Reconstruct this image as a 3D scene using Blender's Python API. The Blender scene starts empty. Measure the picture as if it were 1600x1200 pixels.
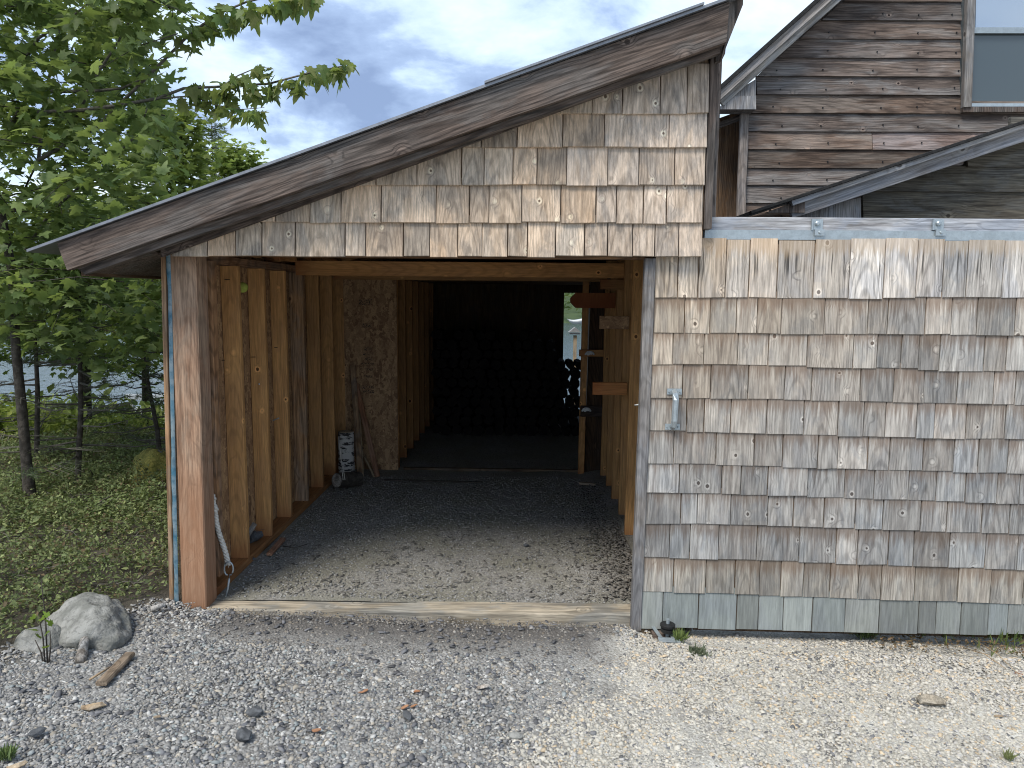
import bpy, bmesh, math, random
import numpy as np
from mathutils import Vector, Matrix, Euler, noise as mnoise
random.seed(7); rng = np.random.default_rng(11)
S = bpy.context.scene; COL = S.collection
# ------------------------------------------------------------------ camera
FPX = 1130.0; CAM = Vector((0, -3.5, 1.5))
th, pp, rr = math.radians(1.0), math.radians(7.06), math.radians(0.55)
F = Vector((-math.sin(th)*math.cos(pp), math.cos(th)*math.cos(pp), -math.sin(pp)))
R0 = Vector((math.cos(th), math.sin(th), 0)); U0 = R0.cross(F)
RT = math.cos(rr)*R0 + math.sin(rr)*U0; UP = math.cos(rr)*U0 - math.sin(rr)*R0
cd = bpy.data.cameras.new('camera'); cam = bpy.data.objects.new('camera', cd); COL.objects.link(cam)
m = Matrix((RT, UP, -F)).transposed().to_4x4(); m.translation = CAM; cam.matrix_world = m
cd.lens = FPX/1600*36; cd.sensor_width = 36; cd.clip_end = 2000; S.camera = cam
# ------------------------------------------------------------------ node helpers
def N(nt, t, ins=None, **pr):
    n = nt.nodes.new(t)
    for k, v in pr.items(): setattr(n, k, v)
    for k, v in (ins or {}).items():
        if isinstance(v, bpy.types.NodeSocket): nt.links.new(v, n.inputs[k])
        else: n.inputs[k].default_value = v
    return n
def M_(nt, op, a, b=0.0, c=0.0, clamp=False):
    return N(nt, 'ShaderNodeMath', {0: a, 1: b, 2: c}, operation=op, use_clamp=clamp).outputs[0]
def V_(nt, op, a, b=(0, 0, 0)):
    n = N(nt, 'ShaderNodeVectorMath', {0: a, 1: b}, operation=op); return n.outputs['Value'] if op in ('LENGTH', 'DISTANCE') else n.outputs[0]
def MX(nt, f, a, b, blend='MIX'):
    c4 = lambda c: c if isinstance(c, bpy.types.NodeSocket) else (tuple(c)+(1,))[:4]
    return N(nt, 'ShaderNodeMix', {0: f, 6: c4(a), 7: c4(b)}, data_type='RGBA', blend_type=blend, clamp_factor=True).outputs[2]
def MR(nt, v, a, b, c=0.0, d=1.0):
    return N(nt, 'ShaderNodeMapRange', {0: v, 1: a, 2: b, 3: c, 4: d}, interpolation_type='SMOOTHSTEP').outputs[0]
def NZ(nt, v, sc, det=3.0, ro=.55, dist=0.0):
    return N(nt, 'ShaderNodeTexNoise', {'Vector': v, 'Scale': sc, 'Detail': det, 'Roughness': ro, 'Distortion': dist}).outputs[0]
def newmat(name):
    mt = bpy.data.materials.new(name); mt.use_nodes = True; nt = mt.node_tree
    return mt, nt, nt.nodes['Principled BSDF']
def put(nt, b, **k):
    for n_, v in k.items():
        s = b.inputs[n_.replace('_', ' ')]
        if isinstance(v, bpy.types.NodeSocket): nt.links.new(v, s)
        else: s.default_value = (tuple(v)+(1,))[:4] if isinstance(v, (tuple, list)) else v
def bump(nt, b, h, st=.5, dist=.004):
    n = N(nt, 'ShaderNodeBump', {'Height': h, 'Strength': st, 'Distance': dist}); nt.links.new(n.outputs[0], b.inputs['Normal'])
# ------------------------------------------------------------------ world, sun, exposure
SUN_EL, SUN_AZ = math.radians(58), math.radians(205)     # sun high, behind the camera and a little left
w = bpy.data.worlds.new('World'); S.world = w; w.use_nodes = True; nt = w.node_tree
bg = nt.nodes['Background']
sky = N(nt, 'ShaderNodeTexSky', sky_type='NISHITA', sun_disc=False, sun_elevation=SUN_EL, sun_rotation=SUN_AZ)
d = N(nt, 'ShaderNodeTexCoord').outputs['Generated']
sp = N(nt, 'ShaderNodeSeparateXYZ', {0: d})
zz = M_(nt, 'ADD', M_(nt, 'ABSOLUTE', sp.outputs[2]), .22)
pl = N(nt, 'ShaderNodeCombineXYZ', {0: M_(nt, 'DIVIDE', sp.outputs[0], zz), 1: M_(nt, 'DIVIDE', sp.outputs[1], zz), 2: 3.7}).outputs[0]
n1 = NZ(nt, pl, 1.5, 9, .53, .25); n2 = NZ(nt, V_(nt, 'ADD', pl, (5.3, 1.1, 2)), 3.2, 8, .6, .2)
cl = M_(nt, 'ADD', M_(nt, 'MULTIPLY', n1, .72), M_(nt, 'MULTIPLY', n2, .28))
r = N(nt, 'ShaderNodeValToRGB', {0: cl}); e = r.color_ramp.elements
e[0].position = .40; e[0].color = (6.2, 6.9, 7.5, 1); e[1].position = .60; e[1].color = (1.7, 2.35, 3.8, 1)
for p_, c_ in ((.45, (5.2, 6.2, 7.2, 1)), (.49, (4.2, 5.3, 6.8, 1)), (.53, (2.7, 3.6, 5.3, 1))):
    q = e.new(p_); q.color = c_
skc = MX(nt, .9, sky.outputs[0], r.outputs[0])
nt.links.new(skc, bg.inputs[0]); bg.inputs[1].default_value = .105
sd = bpy.data.lights.new('sun', 'SUN'); sd.energy = 2.2; sd.angle = math.radians(24); sd.color = (1, .95, .87)
sun = bpy.data.objects.new('sun', sd); COL.objects.link(sun)
sdir = Vector((-.45, -.62, 1.05)).normalized()
sun.rotation_euler = sdir.to_track_quat('Z', 'Y').to_euler(); sun.location = (0, -6, 9)
vs = S.view_settings; vs.view_transform = 'Standard'; vs.look = 'None'; vs.exposure = 0.80; vs.gamma = 1; vs.use_curve_mapping = False
S.cycles.pixel_filter_type = 'BLACKMAN_HARRIS'; S.cycles.filter_width = 1.05; S.cycles.max_bounces = 7; S.cycles.diffuse_bounces = 2; S.cycles.transparent_max_bounces = 8
# ------------------------------------------------------------------ geometry helpers
def ray(px, py): return (F + RT*((px-800)/FPX) - UP*((py-600)/FPX))
def P(px, py, Y): d_ = ray(px, py); return CAM + d_*((Y-CAM.y)/d_.y)      # point on a plane parallel to the front
def PG(px, py, z): d_ = ray(px, py); return CAM + d_*((z-CAM.z)/d_.z)     # point on level ground
WM = {}
def link(o, parent=None, world=None):
    COL.objects.link(o); world = world or Matrix.Identity(4)
    if parent is not None:
        o.parent = parent; o.matrix_parent_inverse = WM[parent].inverted()
    o.matrix_basis = world; WM[o] = world; return o
def tag(o, label=None, cat=None, group=None, kind=None):
    if label: o['label'] = label
    if cat: o['category'] = cat
    if group: o['group'] = group
    if kind: o['kind'] = kind
    return o
def thing(name, loc, label, cat, group=None):
    return tag(link(bpy.data.objects.new(name, None), None, Matrix.Translation(Vector(loc))), label, cat, group)
def mesh(name, vs_, fs, mat, parent=None, world=None, smooth=False):
    me = bpy.data.meshes.new(name); me.from_pydata([tuple(v) for v in vs_], [], fs); me.materials.append(mat)
    if smooth: me.polygons.foreach_set('use_smooth', [True]*len(me.polygons))
    bm = bmesh.new(); bm.from_mesh(me); bmesh.ops.recalc_face_normals(bm, faces=bm.faces); bm.to_mesh(me); bm.free()
    return link(bpy.data.objects.new(name, me), parent, world)
def board(name, mat, parent, p0, p1, w_, t_, face=(0, -1, 0), ch=.003, col=None, warp=.0015):
    """straight sawn board: local Z runs p0->p1, local X is its width, local -Y its good face"""
    p0, p1 = Vector(p0), Vector(p1); Z = (p1-p0).normalized(); Yv = -Vector(face); Yv = (Yv-Z*Yv.dot(Z)).normalized(); X = Yv.cross(Z)
    L = (p1-p0).length; h, k = w_/2, t_/2; c = min(ch, k*.5, h*.5); n = 4 if L > .6 else 2; vs_ = []
    cs = [(-h+c, -k), (h-c, -k), (h, -k+c), (h, k-c), (h-c, k), (-h+c, k), (-h, k-c), (-h, -k+c)]
    for i in range(n):
        dx, dy = random.uniform(-warp, warp), random.uniform(-warp, warp); s = 1+random.uniform(-warp, warp)*2
        if i in (0, n-1): dx *= .3
        vs_ += [(a*s+dx, b+dy*.5, L*i/(n-1)) for a, b in cs]
    fs = [(i*8+j, i*8+(j+1) % 8, i*8+8+(j+1) % 8, i*8+8+j) for i in range(n-1) for j in range(8)]
    fs += [tuple(range(7, -1, -1)), tuple((n-1)*8+j for j in range(8))]
    W = Matrix((X, Yv, Z)).transposed().to_4x4(); W.translation = p0
    o = mesh(name, vs_, fs, mat, parent, W)
    if col: o.color = (*col, 1)
    return o
def box(name, mat, parent, a, b, ch=.003, col=None):
    """axis-aligned board, its grain running along its longest side"""
    a, b = Vector(a), Vector(b); c = (a+b)/2; s = [abs(b[i]-a[i]) for i in range(3)]; ax = s.index(max(s))
    p0, p1 = c.copy(), c.copy(); p0[ax] = min(a[ax], b[ax]); p1[ax] = max(a[ax], b[ax])
    if ax == 1: return board(name, mat, parent, p0, p1, s[0], s[2], (0, 0, -1), ch, col)
    return board(name, mat, parent, p0, p1, s[0] if ax == 2 else s[2], s[1], (0, -1, 0), ch, col)
def prism(name, mat, parent, poly, y0, y1, col=None, org=None):
    """outline given as 3D points on a plane facing the camera side, given thickness in Y"""
    o3 = Vector(org) if org else Vector(poly[0]); n = len(poly)
    vs_ = [(p[0]-o3.x, y0-o3.y, p[2]-o3.z) for p in poly] + [(p[0]-o3.x, y1-o3.y, p[2]-o3.z) for p in poly]
    fs = [tuple(range(n)), tuple(range(2*n-1, n-1, -1))] + [(i, (i+1) % n, n+(i+1) % n, n+i) for i in range(n)]
    o = mesh(name, vs_, fs, mat, parent, Matrix.Translation(o3))
    if col: o.color = (*col, 1)
    return o
def tube_data(path, rad, sides=7, jit=0.0):
    path = [Vector(p) for p in path]; vs_, fs = [], []
    for i, p in enumerate(path):
        t = (path[min(i+1, len(path)-1)]-path[max(i-1, 0)]).normalized(); a = Vector((.31, .17, 1)) if abs(t.z) < .9 else Vector((1, .2, 0))
        u = t.cross(a).normalized(); v = t.cross(u); r_ = rad[i] if hasattr(rad, '__len__') else rad
        for k in range(sides):
            q = 2*math.pi*k/sides; rj = r_*(1+random.uniform(-jit, jit)); vs_.append(p+u*math.cos(q)*rj+v*math.sin(q)*rj)
    for i in range(len(path)-1):
        for k in range(sides): fs.append((i*sides+k, i*sides+(k+1) % sides, (i+1)*sides+(k+1) % sides, (i+1)*sides+k))
    fs += [tuple(range(sides-1, -1, -1)), tuple((len(path)-1)*sides+k for k in range(sides))]
    return vs_, fs
def merge(parts):
    V, Fc = [], []
    for v, f in parts: o = len(V); V += list(v); Fc += [tuple(i+o for i in q) for q in f]
    return V, Fc
def tube(name, mat, parent, path, rad, sides=7, jit=0.0):
    o3 = Vector(path[0]); v, f = tube_data([Vector(p)-o3 for p in path], rad, sides, jit)
    return mesh(name, v, f, mat, parent, Matrix.Translation(o3), True)
def bake(name, tmpl, pos, rot, sc, colr, mat, parent=None, kind='stuff', smooth=False):
    """many small real pieces in one mesh; tmpl = (V, tris) list, one picked per piece"""
    pos = np.asarray(pos, float); n = len(pos); pick = rng.integers(0, len(tmpl), n); VV, FF, CC = [], [], []; off = 0
    sc = np.broadcast_to(np.asarray(sc, float).reshape(-1, 1) if np.ndim(sc) < 2 else sc, (n, 3))
    for t, (tv, tf) in enumerate(tmpl):
        ix = np.where(pick == t)[0]
        if not len(ix): continue
        tv = np.asarray(tv, float); tf = np.asarray(tf, int)
        v = np.einsum('nij,nkj->nki', rot[ix], tv[None]*sc[ix][:, None, :])+pos[ix][:, None, :]
        VV.append(v.reshape(-1, 3)); FF.append((tf[None]+(np.arange(len(ix))*len(tv))[:, None, None]+off).reshape(-1, 3)); off += v.shape[0]*v.shape[1]
        CC.append(np.repeat(colr[ix], len(tv), 0))
    V, Fc, C = np.concatenate(VV), np.concatenate(FF), np.concatenate(CC)
    me = bpy.data.meshes.new(name); me.vertices.add(len(V)); me.vertices.foreach_set('co', V.astype('f').ravel())
    me.loops.add(Fc.size); me.loops.foreach_set('vertex_index', Fc.astype('i').ravel())
    me.polygons.add(len(Fc)); me.polygons.foreach_set('loop_start', np.arange(0, Fc.size, 3, dtype='i'))
    me.update(calc_edges=True)
    if smooth: me.polygons.foreach_set('use_smooth', np.ones(len(Fc), bool))
    ca = me.color_attributes.new('col', 'FLOAT_COLOR', 'POINT'); ca.data.foreach_set('color', np.c_[C, np.ones(len(C))].astype('f').ravel())
    me.materials.append(mat); o = link(bpy.data.objects.new(name, me), parent)
    if kind: o['kind'] = kind
    return o
def rots(n, tilt=math.pi, base=None):
    """random rotation matrices: spin about Z, then tilt by up to `tilt`"""
    a = rng.uniform(0, 2*np.pi, n); b = rng.uniform(-1, 1, n)*tilt; c = rng.uniform(0, 2*np.pi, n)
    def Rz(t): z = np.zeros(n); o = np.ones(n); return np.stack([np.cos(t), -np.sin(t), z, np.sin(t), np.cos(t), z, z, z, o], 1).reshape(n, 3, 3)
    def Rx(t): z = np.zeros(n); o = np.ones(n); return np.stack([o, z, z, z, np.cos(t), -np.sin(t), z, np.sin(t), np.cos(t)], 1).reshape(n, 3, 3)
    return Rz(c) @ Rx(b) @ Rz(a)
# ------------------------------------------------------------------ materials
def wood(name, light, dark, grey, gamt=.5, ring=.4, knot=1., sp_=.012, rough=.85, streak=.5, var=.3, bmp=.5, protect=None, drip=0., kscale=6.5, low=None, bst=.45):
    mt, nt, b = newmat(name)
    oc = N(nt, 'ShaderNodeTexCoord').outputs['Object']; oi = N(nt, 'ShaderNodeObjectInfo'); rnd = oi.outputs['Random']
    off = N(nt, 'ShaderNodeCombineXYZ', {0: M_(nt, 'MULTIPLY', rnd, 37.), 1: M_(nt, 'MULTIPLY', rnd, 91.), 2: M_(nt, 'MULTIPLY', rnd, 53.)}).outputs[0]
    v = V_(nt, 'ADD', oc, off)
    s = N(nt, 'ShaderNodeSeparateXYZ', {0: oc})
    st = NZ(nt, V_(nt, 'MULTIPLY', v, (1, 1, .05)), 110, 5, .65)
    st2 = NZ(nt, V_(nt, 'MULTIPLY', v, (1, 1, .12)), 28, 4, .6, .3)
    bl = NZ(nt, V_(nt, 'MULTIPLY', v, (1, 1, bst)), 9, 5, .62, .6)
    bl2 = NZ(nt, V_(nt, 'MULTIPLY', v, (1, 1, .5)), 3.1, 3, .6)
    vo = N(nt, 'ShaderNodeTexVoronoi', {'Vector': V_(nt, 'MULTIPLY', v, (1, 1, .85)), 'Scale': kscale, 'Randomness': 1.}).outputs['Distance']
    kd = M_(nt, 'ADD', vo, M_(nt, 'ADD', M_(nt, 'MULTIPLY', M_(nt, 'SUBTRACT', bl, .5), .16), M_(nt, 'MULTIPLY', M_(nt, 'FRACT', M_(nt, 'MULTIPLY', rnd, 23.)), .045)))
    halo = MR(nt, kd, .07, .30, 1, 0); core = MR(nt, kd, .075, .10, 1, 0); rim = M_(nt, 'MULTIPLY', MR(nt, kd, .10, .19, 1, 0), M_(nt, 'SUBTRACT', 1., core))
    warp = NZ(nt, V_(nt, 'MULTIPLY', v, (1, 1, .3)), 5, 2, .5)
    tl = M_(nt, 'MULTIPLY', M_(nt, 'SUBTRACT', rnd, .3), .16)
    xx = M_(nt, 'ADD', s.outputs[0], M_(nt, 'MULTIPLY', M_(nt, 'SUBTRACT', warp, .5), .09))
    yy = M_(nt, 'ADD', M_(nt, 'ADD', .02, M_(nt, 'MULTIPLY', M_(nt, 'FRACT', M_(nt, 'MULTIPLY', rnd, 17.)), .09)), M_(nt, 'MULTIPLY', s.outputs[2], tl))
    rr_ = M_(nt, 'SQRT', M_(nt, 'ADD', M_(nt, 'MULTIPLY', xx, xx), M_(nt, 'MULTIPLY', yy, yy)))
    rr_ = M_(nt, 'ADD', rr_, M_(nt, 'MULTIPLY', halo, sp_*1.5))
    rr_ = M_(nt, 'ADD', rr_, M_(nt, 'MULTIPLY', st2, sp_*.9)); sn = M_(nt, 'SINE', M_(nt, 'MULTIPLY', rr_, 2*math.pi/sp_)); rg = M_(nt, 'MULTIPLY', MR(nt, sn, .1, 1.), MR(nt, bl2, .33, .52))
    c = MX(nt, MR(nt, st2, .35, .68), light, dark)
    c = MX(nt, M_(nt, 'MULTIPLY', MR(nt, bl, .46, .60), gamt), c, grey)
    c = MX(nt, M_(nt, 'MULTIPLY', MR(nt, bl2, .5, .68), gamt*.8), c, grey)
    dk = M_(nt, 'SUBTRACT', 1., M_(nt, 'MULTIPLY', rg, ring)); dk = M_(nt, 'MULTIPLY', dk, M_(nt, 'SUBTRACT', 1.+streak*.5, M_(nt, 'MULTIPLY', MR(nt, st, .3, .7), streak)))
    if drip:
        dn = NZ(nt, V_(nt, 'MULTIPLY', v, (1, 1, .02)), 70, 2, .5)
        dk = M_(nt, 'MULTIPLY', dk, M_(nt, 'SUBTRACT', 1., M_(nt, 'MULTIPLY', M_(nt, 'MULTIPLY', MR(nt, dn, .58, .68), MR(nt, s.outputs[2], .06, .14)), M_(nt, 'MULTIPLY', MR(nt, s.outputs[2], .2, .24, 1, 0), drip))))
    dk = M_(nt, 'MULTIPLY', dk, M_(nt, 'ADD', 1-var/2, M_(nt, 'MULTIPLY', M_(nt, 'FRACT', M_(nt, 'MULTIPLY', rnd, 7.3)), var)))
    fz_ = NZ(nt, V_(nt, 'MULTIPLY', v, (1, 1, .035)), 190, 3, .7); dk = M_(nt, 'MULTIPLY', dk, M_(nt, 'SUBTRACT', 1., M_(nt, 'MULTIPLY', MR(nt, fz_, .56, .66), .28*min(1, streak+.2))))
    c = MX(nt, M_(nt, 'MULTIPLY', MR(nt, fz_, .44, .34), .22), c, tuple(min(1, q*1.35) for q in light))
    c = MX(nt, M_(nt, 'MULTIPLY', rim, .6*knot), c, tuple(min(1, q*1.5) for q in light))
    c = MX(nt, 1., c, N(nt, 'ShaderNodeCombineColor', {0: dk, 1: dk, 2: dk}).outputs[0], 'MULTIPLY')
    c = MX(nt, M_(nt, 'MULTIPLY', core, .75*knot, clamp=True), c, (dark[0]*.28, dark[1]*.25, dark[2]*.24))
    if protect:      # unweathered strip under the course above
        pz = M_(nt, 'ADD', s.outputs[2], M_(nt, 'MULTIPLY', M_(nt, 'SUBTRACT', M_(nt, 'ADD', st2, st), .75), .12)); c = MX(nt, MR(nt, pz, protect[0], protect[1], 0, protect[3]), c, protect[2])
    if low:          # stain rising from the lower end
        pz = M_(nt, 'ADD', s.outputs[2], M_(nt, 'MULTIPLY', bl, .25)); c = MX(nt, MR(nt, pz, low[0], low[1], low[3], 0), c, low[2])
    c = MX(nt, 1., c, oi.outputs['Color'], 'MULTIPLY')
    put(nt, b, Base_Color=c, Roughness=rough); b.inputs['Specular IOR Level'].default_value = .25
    hh = M_(nt, 'SUBTRACT', M_(nt, 'ADD', M_(nt, 'MULTIPLY', st, .8), M_(nt, 'MULTIPLY', rg, -.25)), M_(nt, 'MULTIPLY', core, .4))
    bump(nt, b, hh, bmp, .003); return mt
m_gable = wood('weathered_cedar_tan', (.74, .575, .42), (.55, .41, .285), (.27, .245, .215), .5, .26, 1.2, sp_=.010, streak=.5, kscale=9.5)
m_door = wood('weathered_cedar_grey', (.49, .44, .375), (.345, .30, .255), (.27, .265, .255), .5, .25, 1.2, sp_=.010, streak=.55, kscale=9.5, protect=(.115, .19, (.20, .13, .085), .6))
m_doortop = wood('bleached_cedar', (.60, .545, .48), (.43, .385, .34), (.39, .39, .40), .5, .32, 1., sp_=.010, streak=.7, kscale=9.5, protect=(.215, .265, (.50, .38, .26), .5), drip=.75)
m_doorlow = wood('algae_grey_cedar', (.34, .335, .285), (.27, .268, .23), (.285, .28, .255), .5, .1, .3, streak=.3, bmp=.25)
m_dark = wood('old_dark_rough_board', (.145, .110, .090), (.075, .056, .046), (.145, .135, .125), .55, .42, .9, sp_=.013, streak=.85, bmp=.9, kscale=6.5, bst=.25)
m_grey = wood('silver_grey_board', (.36, .345, .33), (.22, .20, .185), (.27, .28, .30), .7, .2, 1., streak=.7, kscale=4)
m_side = wood('weathered_clapboard', (.20, .15, .12), (.085, .062, .05), (.25, .225, .205), .7, .3, 1.6, sp_=.012, streak=.8, bmp=.7, var=.6, kscale=7, bst=.16)
m_side2 = wood('olive_grey_clapboard', (.17, .15, .115), (.08, .068, .052), (.16, .155, .14), .7, .3, 1., streak=.8, kscale=5)
m_lum = wood('yellow_spruce_stud', (.64, .35, .135), (.50, .26, .10), (.48, .265, .12), .5, .16, 1.5, sp_=.009, streak=.35, rough=.7, bmp=.2, kscale=7.5, low=(.10, .28, (.34, .13, .05), .75))
m_rough = wood('brown_rough_lumber', (.36, .235, .135), (.21, .125, .07), (.23, .18, .14), .7, .35, .8, streak=.7, kscale=4)
m_post = wood('orange_hemlock_post', (.36, .225, .145), (.25, .145, .09), (.33, .25, .18), .45, .15, 0., sp_=.009, streak=.7, rough=.8, low=(.55, .95, (.36, .18, .095), .6))
m_sill = wood('muddy_sill_timber', (.42, .36, .27), (.28, .24, .18), (.27, .26, .23), .8, .35, .3, sp_=.02, streak=.7)
m_plank = wood('pale_scrap_wood', (.46, .35, .22), (.33, .23, .14), (.3, .27, .22), .5, .3, .4)
m_red = wood('reddish_scrap_wood', (.40, .19, .10), (.26, .11, .06), (.3, .2, .14), .4, .3, .3)
m_drift = wood('driftwood', (.42, .38, .33), (.25, .21, .17), (.33, .33, .32), .7, .4, .2, streak=.9)
def simple(name, col, rough=.8, nscale=20, amt=.3, metal=0., bmp=.3, col2=None, bd=.004, spec=.3):
    mt, nt, b = newmat(name); oc = N(nt, 'ShaderNodeTexCoord').outputs['Object']; oi = N(nt, 'ShaderNodeObjectInfo')
    v = V_(nt, 'ADD', oc, N(nt, 'ShaderNodeCombineXYZ', {0: M_(nt, 'MULTIPLY', oi.outputs['Random'], 31.), 1: 0., 2: 0.}).outputs[0])
    n = NZ(nt, v, nscale, 5, .6); n2 = NZ(nt, v, nscale*4.3, 3, .6)
    c2 = col2 or tuple(q*(1-amt) for q in col)
    c = MX(nt, MR(nt, n, .35, .65), col, c2); c = MX(nt, M_(nt, 'MULTIPLY', MR(nt, n2, .5, .62), amt), c, tuple(q*.45 for q in col))
    c = MX(nt, 1., c, oi.outputs['Color'], 'MULTIPLY')
    put(nt, b, Base_Color=c, Roughness=rough, Metallic=metal); b.inputs['Specular IOR Level'].default_value = spec
    bump(nt, b, M_(nt, 'ADD', n, M_(nt, 'MULTIPLY', n2, .5)), bmp, bd); return mt
m_galv = simple('galvanised_steel', (.42, .47, .49), .45, 30, .15, .55, .08)
m_metal = simple('grey_roof_metal', (.30, .31, .33), .4, 15, .2, .6, .05)
m_black = simple('black_rubber', (.02, .02, .02), .5, 20, .2)
m_blue = simple('blue_house_wrap', (.06, .17, .24), .5, 9, .4, 0, .3, (.24, .30, .32))
m_white = simple('dirty_white_rope', (.74, .70, .62), .9, 40, .3, 0, .6)
m_ball = simple('yellow_green_foam', (.52, .60, .12), .8, 25, .2)
m_rock = simple('granite', (.31, .305, .28), .9, 11, .6, 0, 1., (.17, .17, .15), .018)
m_moss = simple('moss', (.40, .34, .09), 1., 18, .5, 0, 1., (.20, .20, .05), .02)
m_slate = simple('slate', (.12, .125, .13), .8, 30, .4)
m_bark = simple('dark_bark', (.095, .082, .068), .95, 25, .5, 0, 1., (.045, .038, .03), .01)
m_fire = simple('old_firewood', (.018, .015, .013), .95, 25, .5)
m_limb = simple('grey_limb_bark', (.17, .155, .13), .9, 30, .4, 0, .6)
m_leaf1 = simple('dry_leaf', (.42, .22, .12), .8, 30, .3)
m_shing = simple('asphalt_shingle_edge', (.03, .03, .03), .95, 40, .4, 0, .8)
m_paintw = simple('white_paint', (.72, .73, .72), .5, 10, .15)
m_gdeck = simple('grey_dock_plank', (.30, .30, .29), .8, 10, .3)
# stamped strand board
mt, nt, b = newmat('strand_board'); m_osb = mt
oc = N(nt, 'ShaderNodeTexCoord').outputs['Object']; cur = None
for k, (rx, sc) in enumerate(((0, (34, 34, 11)), (.9, (30, 30, 10)), (-.8, (28, 28, 9)))):
    mp = N(nt, 'ShaderNodeMapping', {0: oc, 1: (k*3.1, k, k*2), 2: (rx if k else .1, rx, 0), 3: sc}).outputs[0]
    vo = N(nt, 'ShaderNodeTexVoronoi', {'Vector': mp, 'Scale': 1.})
    hs = N(nt, 'ShaderNodeSeparateColor', {0: vo.outputs['Color']}).outputs[0]
    cc = N(nt, 'ShaderNodeValToRGB', {0: hs}); el = cc.color_ramp.elements
    el[0].color = (.20, .11, .055, 1); el[1].color = (.52, .33, .17, 1); q = el.new(.5); q.color = (.36, .215, .11, 1)
    c = MX(nt, M_(nt, 'MULTIPLY', MR(nt, NZ(nt, oc, 14+5*k, 2), .48, .52), 1.), cur, cc.outputs[0]) if cur else cc.outputs[0]; cur = c
fine = NZ(nt, oc, 90, 4, .6); c = MX(nt, M_(nt, 'MULTIPLY', MR(nt, fine, .5, .68), .5), c, (.13, .07, .035))
put(nt, b, Base_Color=c, Roughness=.8); bump(nt, b, fine, .5, .003)
# birch bark
mt, nt, b = newmat('birch_bark'); m_birch = mt; oc = N(nt, 'ShaderNodeTexCoord').outputs['Object']
n = NZ(nt, V_(nt, 'MULTIPLY', oc, (1, 1, 3.2)), 12, 4, .65); c = MX(nt, MR(nt, n, .5, .56), (.55, .53, .49), (.035, .03, .028))
put(nt, b, Base_Color=c, Roughness=.8); bump(nt, b, n, .4)
# vertex coloured stones
mt, nt, b = newmat('loose_stones'); m_stone = mt
a = N(nt, 'ShaderNodeAttribute', attribute_name='col'); g = N(nt, 'ShaderNodeNewGeometry').outputs['Position']; n = NZ(nt, g, 240, 3, .6)
c = MX(nt, M_(nt, 'MULTIPLY', MR(nt, n, .45, .7), .35), a.outputs[0], (.22, .2, .18)); put(nt, b, Base_Color=c, Roughness=.85); bump(nt, b, n, .4, .002)
def leafmat(name, trans=.35, rough=.5):
    mt, nt, b = newmat(name); a = N(nt, 'ShaderNodeAttribute', attribute_name='col'); oi = N(nt, 'ShaderNodeObjectInfo')
    g = N(nt, 'ShaderNodeNewGeometry').outputs['Position']; n = NZ(nt, g, 30, 3, .6)
    c = MX(nt, 1., a.outputs[0], oi.outputs['Color'], 'MULTIPLY')
    c = MX(nt, M_(nt, 'MULTIPLY', MR(nt, n, .4, .7), .35), c, (.03, .05, .012)); put(nt, b, Base_Color=c, Roughness=rough)
    b.inputs['Specular IOR Level'].default_value = .3
    tr = N(nt, 'ShaderNodeBsdfTranslucent', {0: MX(nt, .5, c, (.34, .44, .08))}); mx = N(nt, 'ShaderNodeMixShader', {0: trans, 1: b.outputs[0], 2: tr.outputs[0]})
    nt.links.new(mx.outputs[0], nt.nodes['Material Output'].inputs[0]); return mt
m_leaf = leafmat('green_leaves', .5); m_herb = leafmat('low_plants', .2, .7)
# ground
mt, nt, b = newmat('ground_soil_and_gravel'); m_ground = mt
g = N(nt, 'ShaderNodeNewGeometry').outputs['Position']; sg = N(nt, 'ShaderNodeSeparateXYZ', {0: g})
vo = N(nt, 'ShaderNodeTexVoronoi', {'Vector': g, 'Scale': 115.}); hs = N(nt, 'ShaderNodeSeparateColor', {0: vo.outputs['Color']}).outputs[0]
cg = MX(nt, hs, (.15, .145, .135), (.34, .335, .315)); cr = MX(nt, hs, (.34, .32, .27), (.62, .60, .54))
wob = M_(nt, 'MULTIPLY', M_(nt, 'SUBTRACT', NZ(nt, g, 2.2, 4), .5), 1.0)
xb = M_(nt, 'ADD', M_(nt, 'SUBTRACT', sg.outputs[0], M_(nt, 'MULTIPLY', sg.outputs[1], .35)), wob)
c = MX(nt, MR(nt, xb, .25, .75), cg, cr)
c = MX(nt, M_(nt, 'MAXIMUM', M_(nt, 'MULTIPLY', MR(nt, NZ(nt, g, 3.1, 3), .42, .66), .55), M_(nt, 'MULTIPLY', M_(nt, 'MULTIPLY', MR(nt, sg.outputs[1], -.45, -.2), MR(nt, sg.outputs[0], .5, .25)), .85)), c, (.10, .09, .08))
veg = M_(nt, 'ADD', M_(nt, 'MULTIPLY', sg.outputs[0], -1.), M_(nt, 'MULTIPLY', sg.outputs[1], .5)); veg = M_(nt, 'ADD', veg, M_(nt, 'MULTIPLY', wob, .4))
soil = MX(nt, NZ(nt, g, 25, 5), (.035, .03, .022), (.10, .085, .06)); c = MX(nt, MR(nt, veg, 1.6, 2.0), c, soil)
put(nt, b, Base_Color=c, Roughness=.95); bump(nt, b, M_(nt, 'ADD', M_(nt, 'MULTIPLY', vo.outputs['Distance'], -.6), NZ(nt, g, 60, 4)), .8, .008)
mt, nt, b = newmat('shed_floor_dirt'); m_floor = mt
g = N(nt, 'ShaderNodeNewGeometry').outputs['Position']; vo = N(nt, 'ShaderNodeTexVoronoi', {'Vector': g, 'Scale': 95.}); hs = N(nt, 'ShaderNodeSeparateColor', {0: vo.outputs['Color']}).outputs[0]
c = MX(nt, hs, (.19, .18, .165), (.31, .30, .275)); c = MX(nt, M_(nt, 'MULTIPLY', MR(nt, NZ(nt, g, 2.6, 4), .36, .60), .85), c, (.215, .205, .16))
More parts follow.
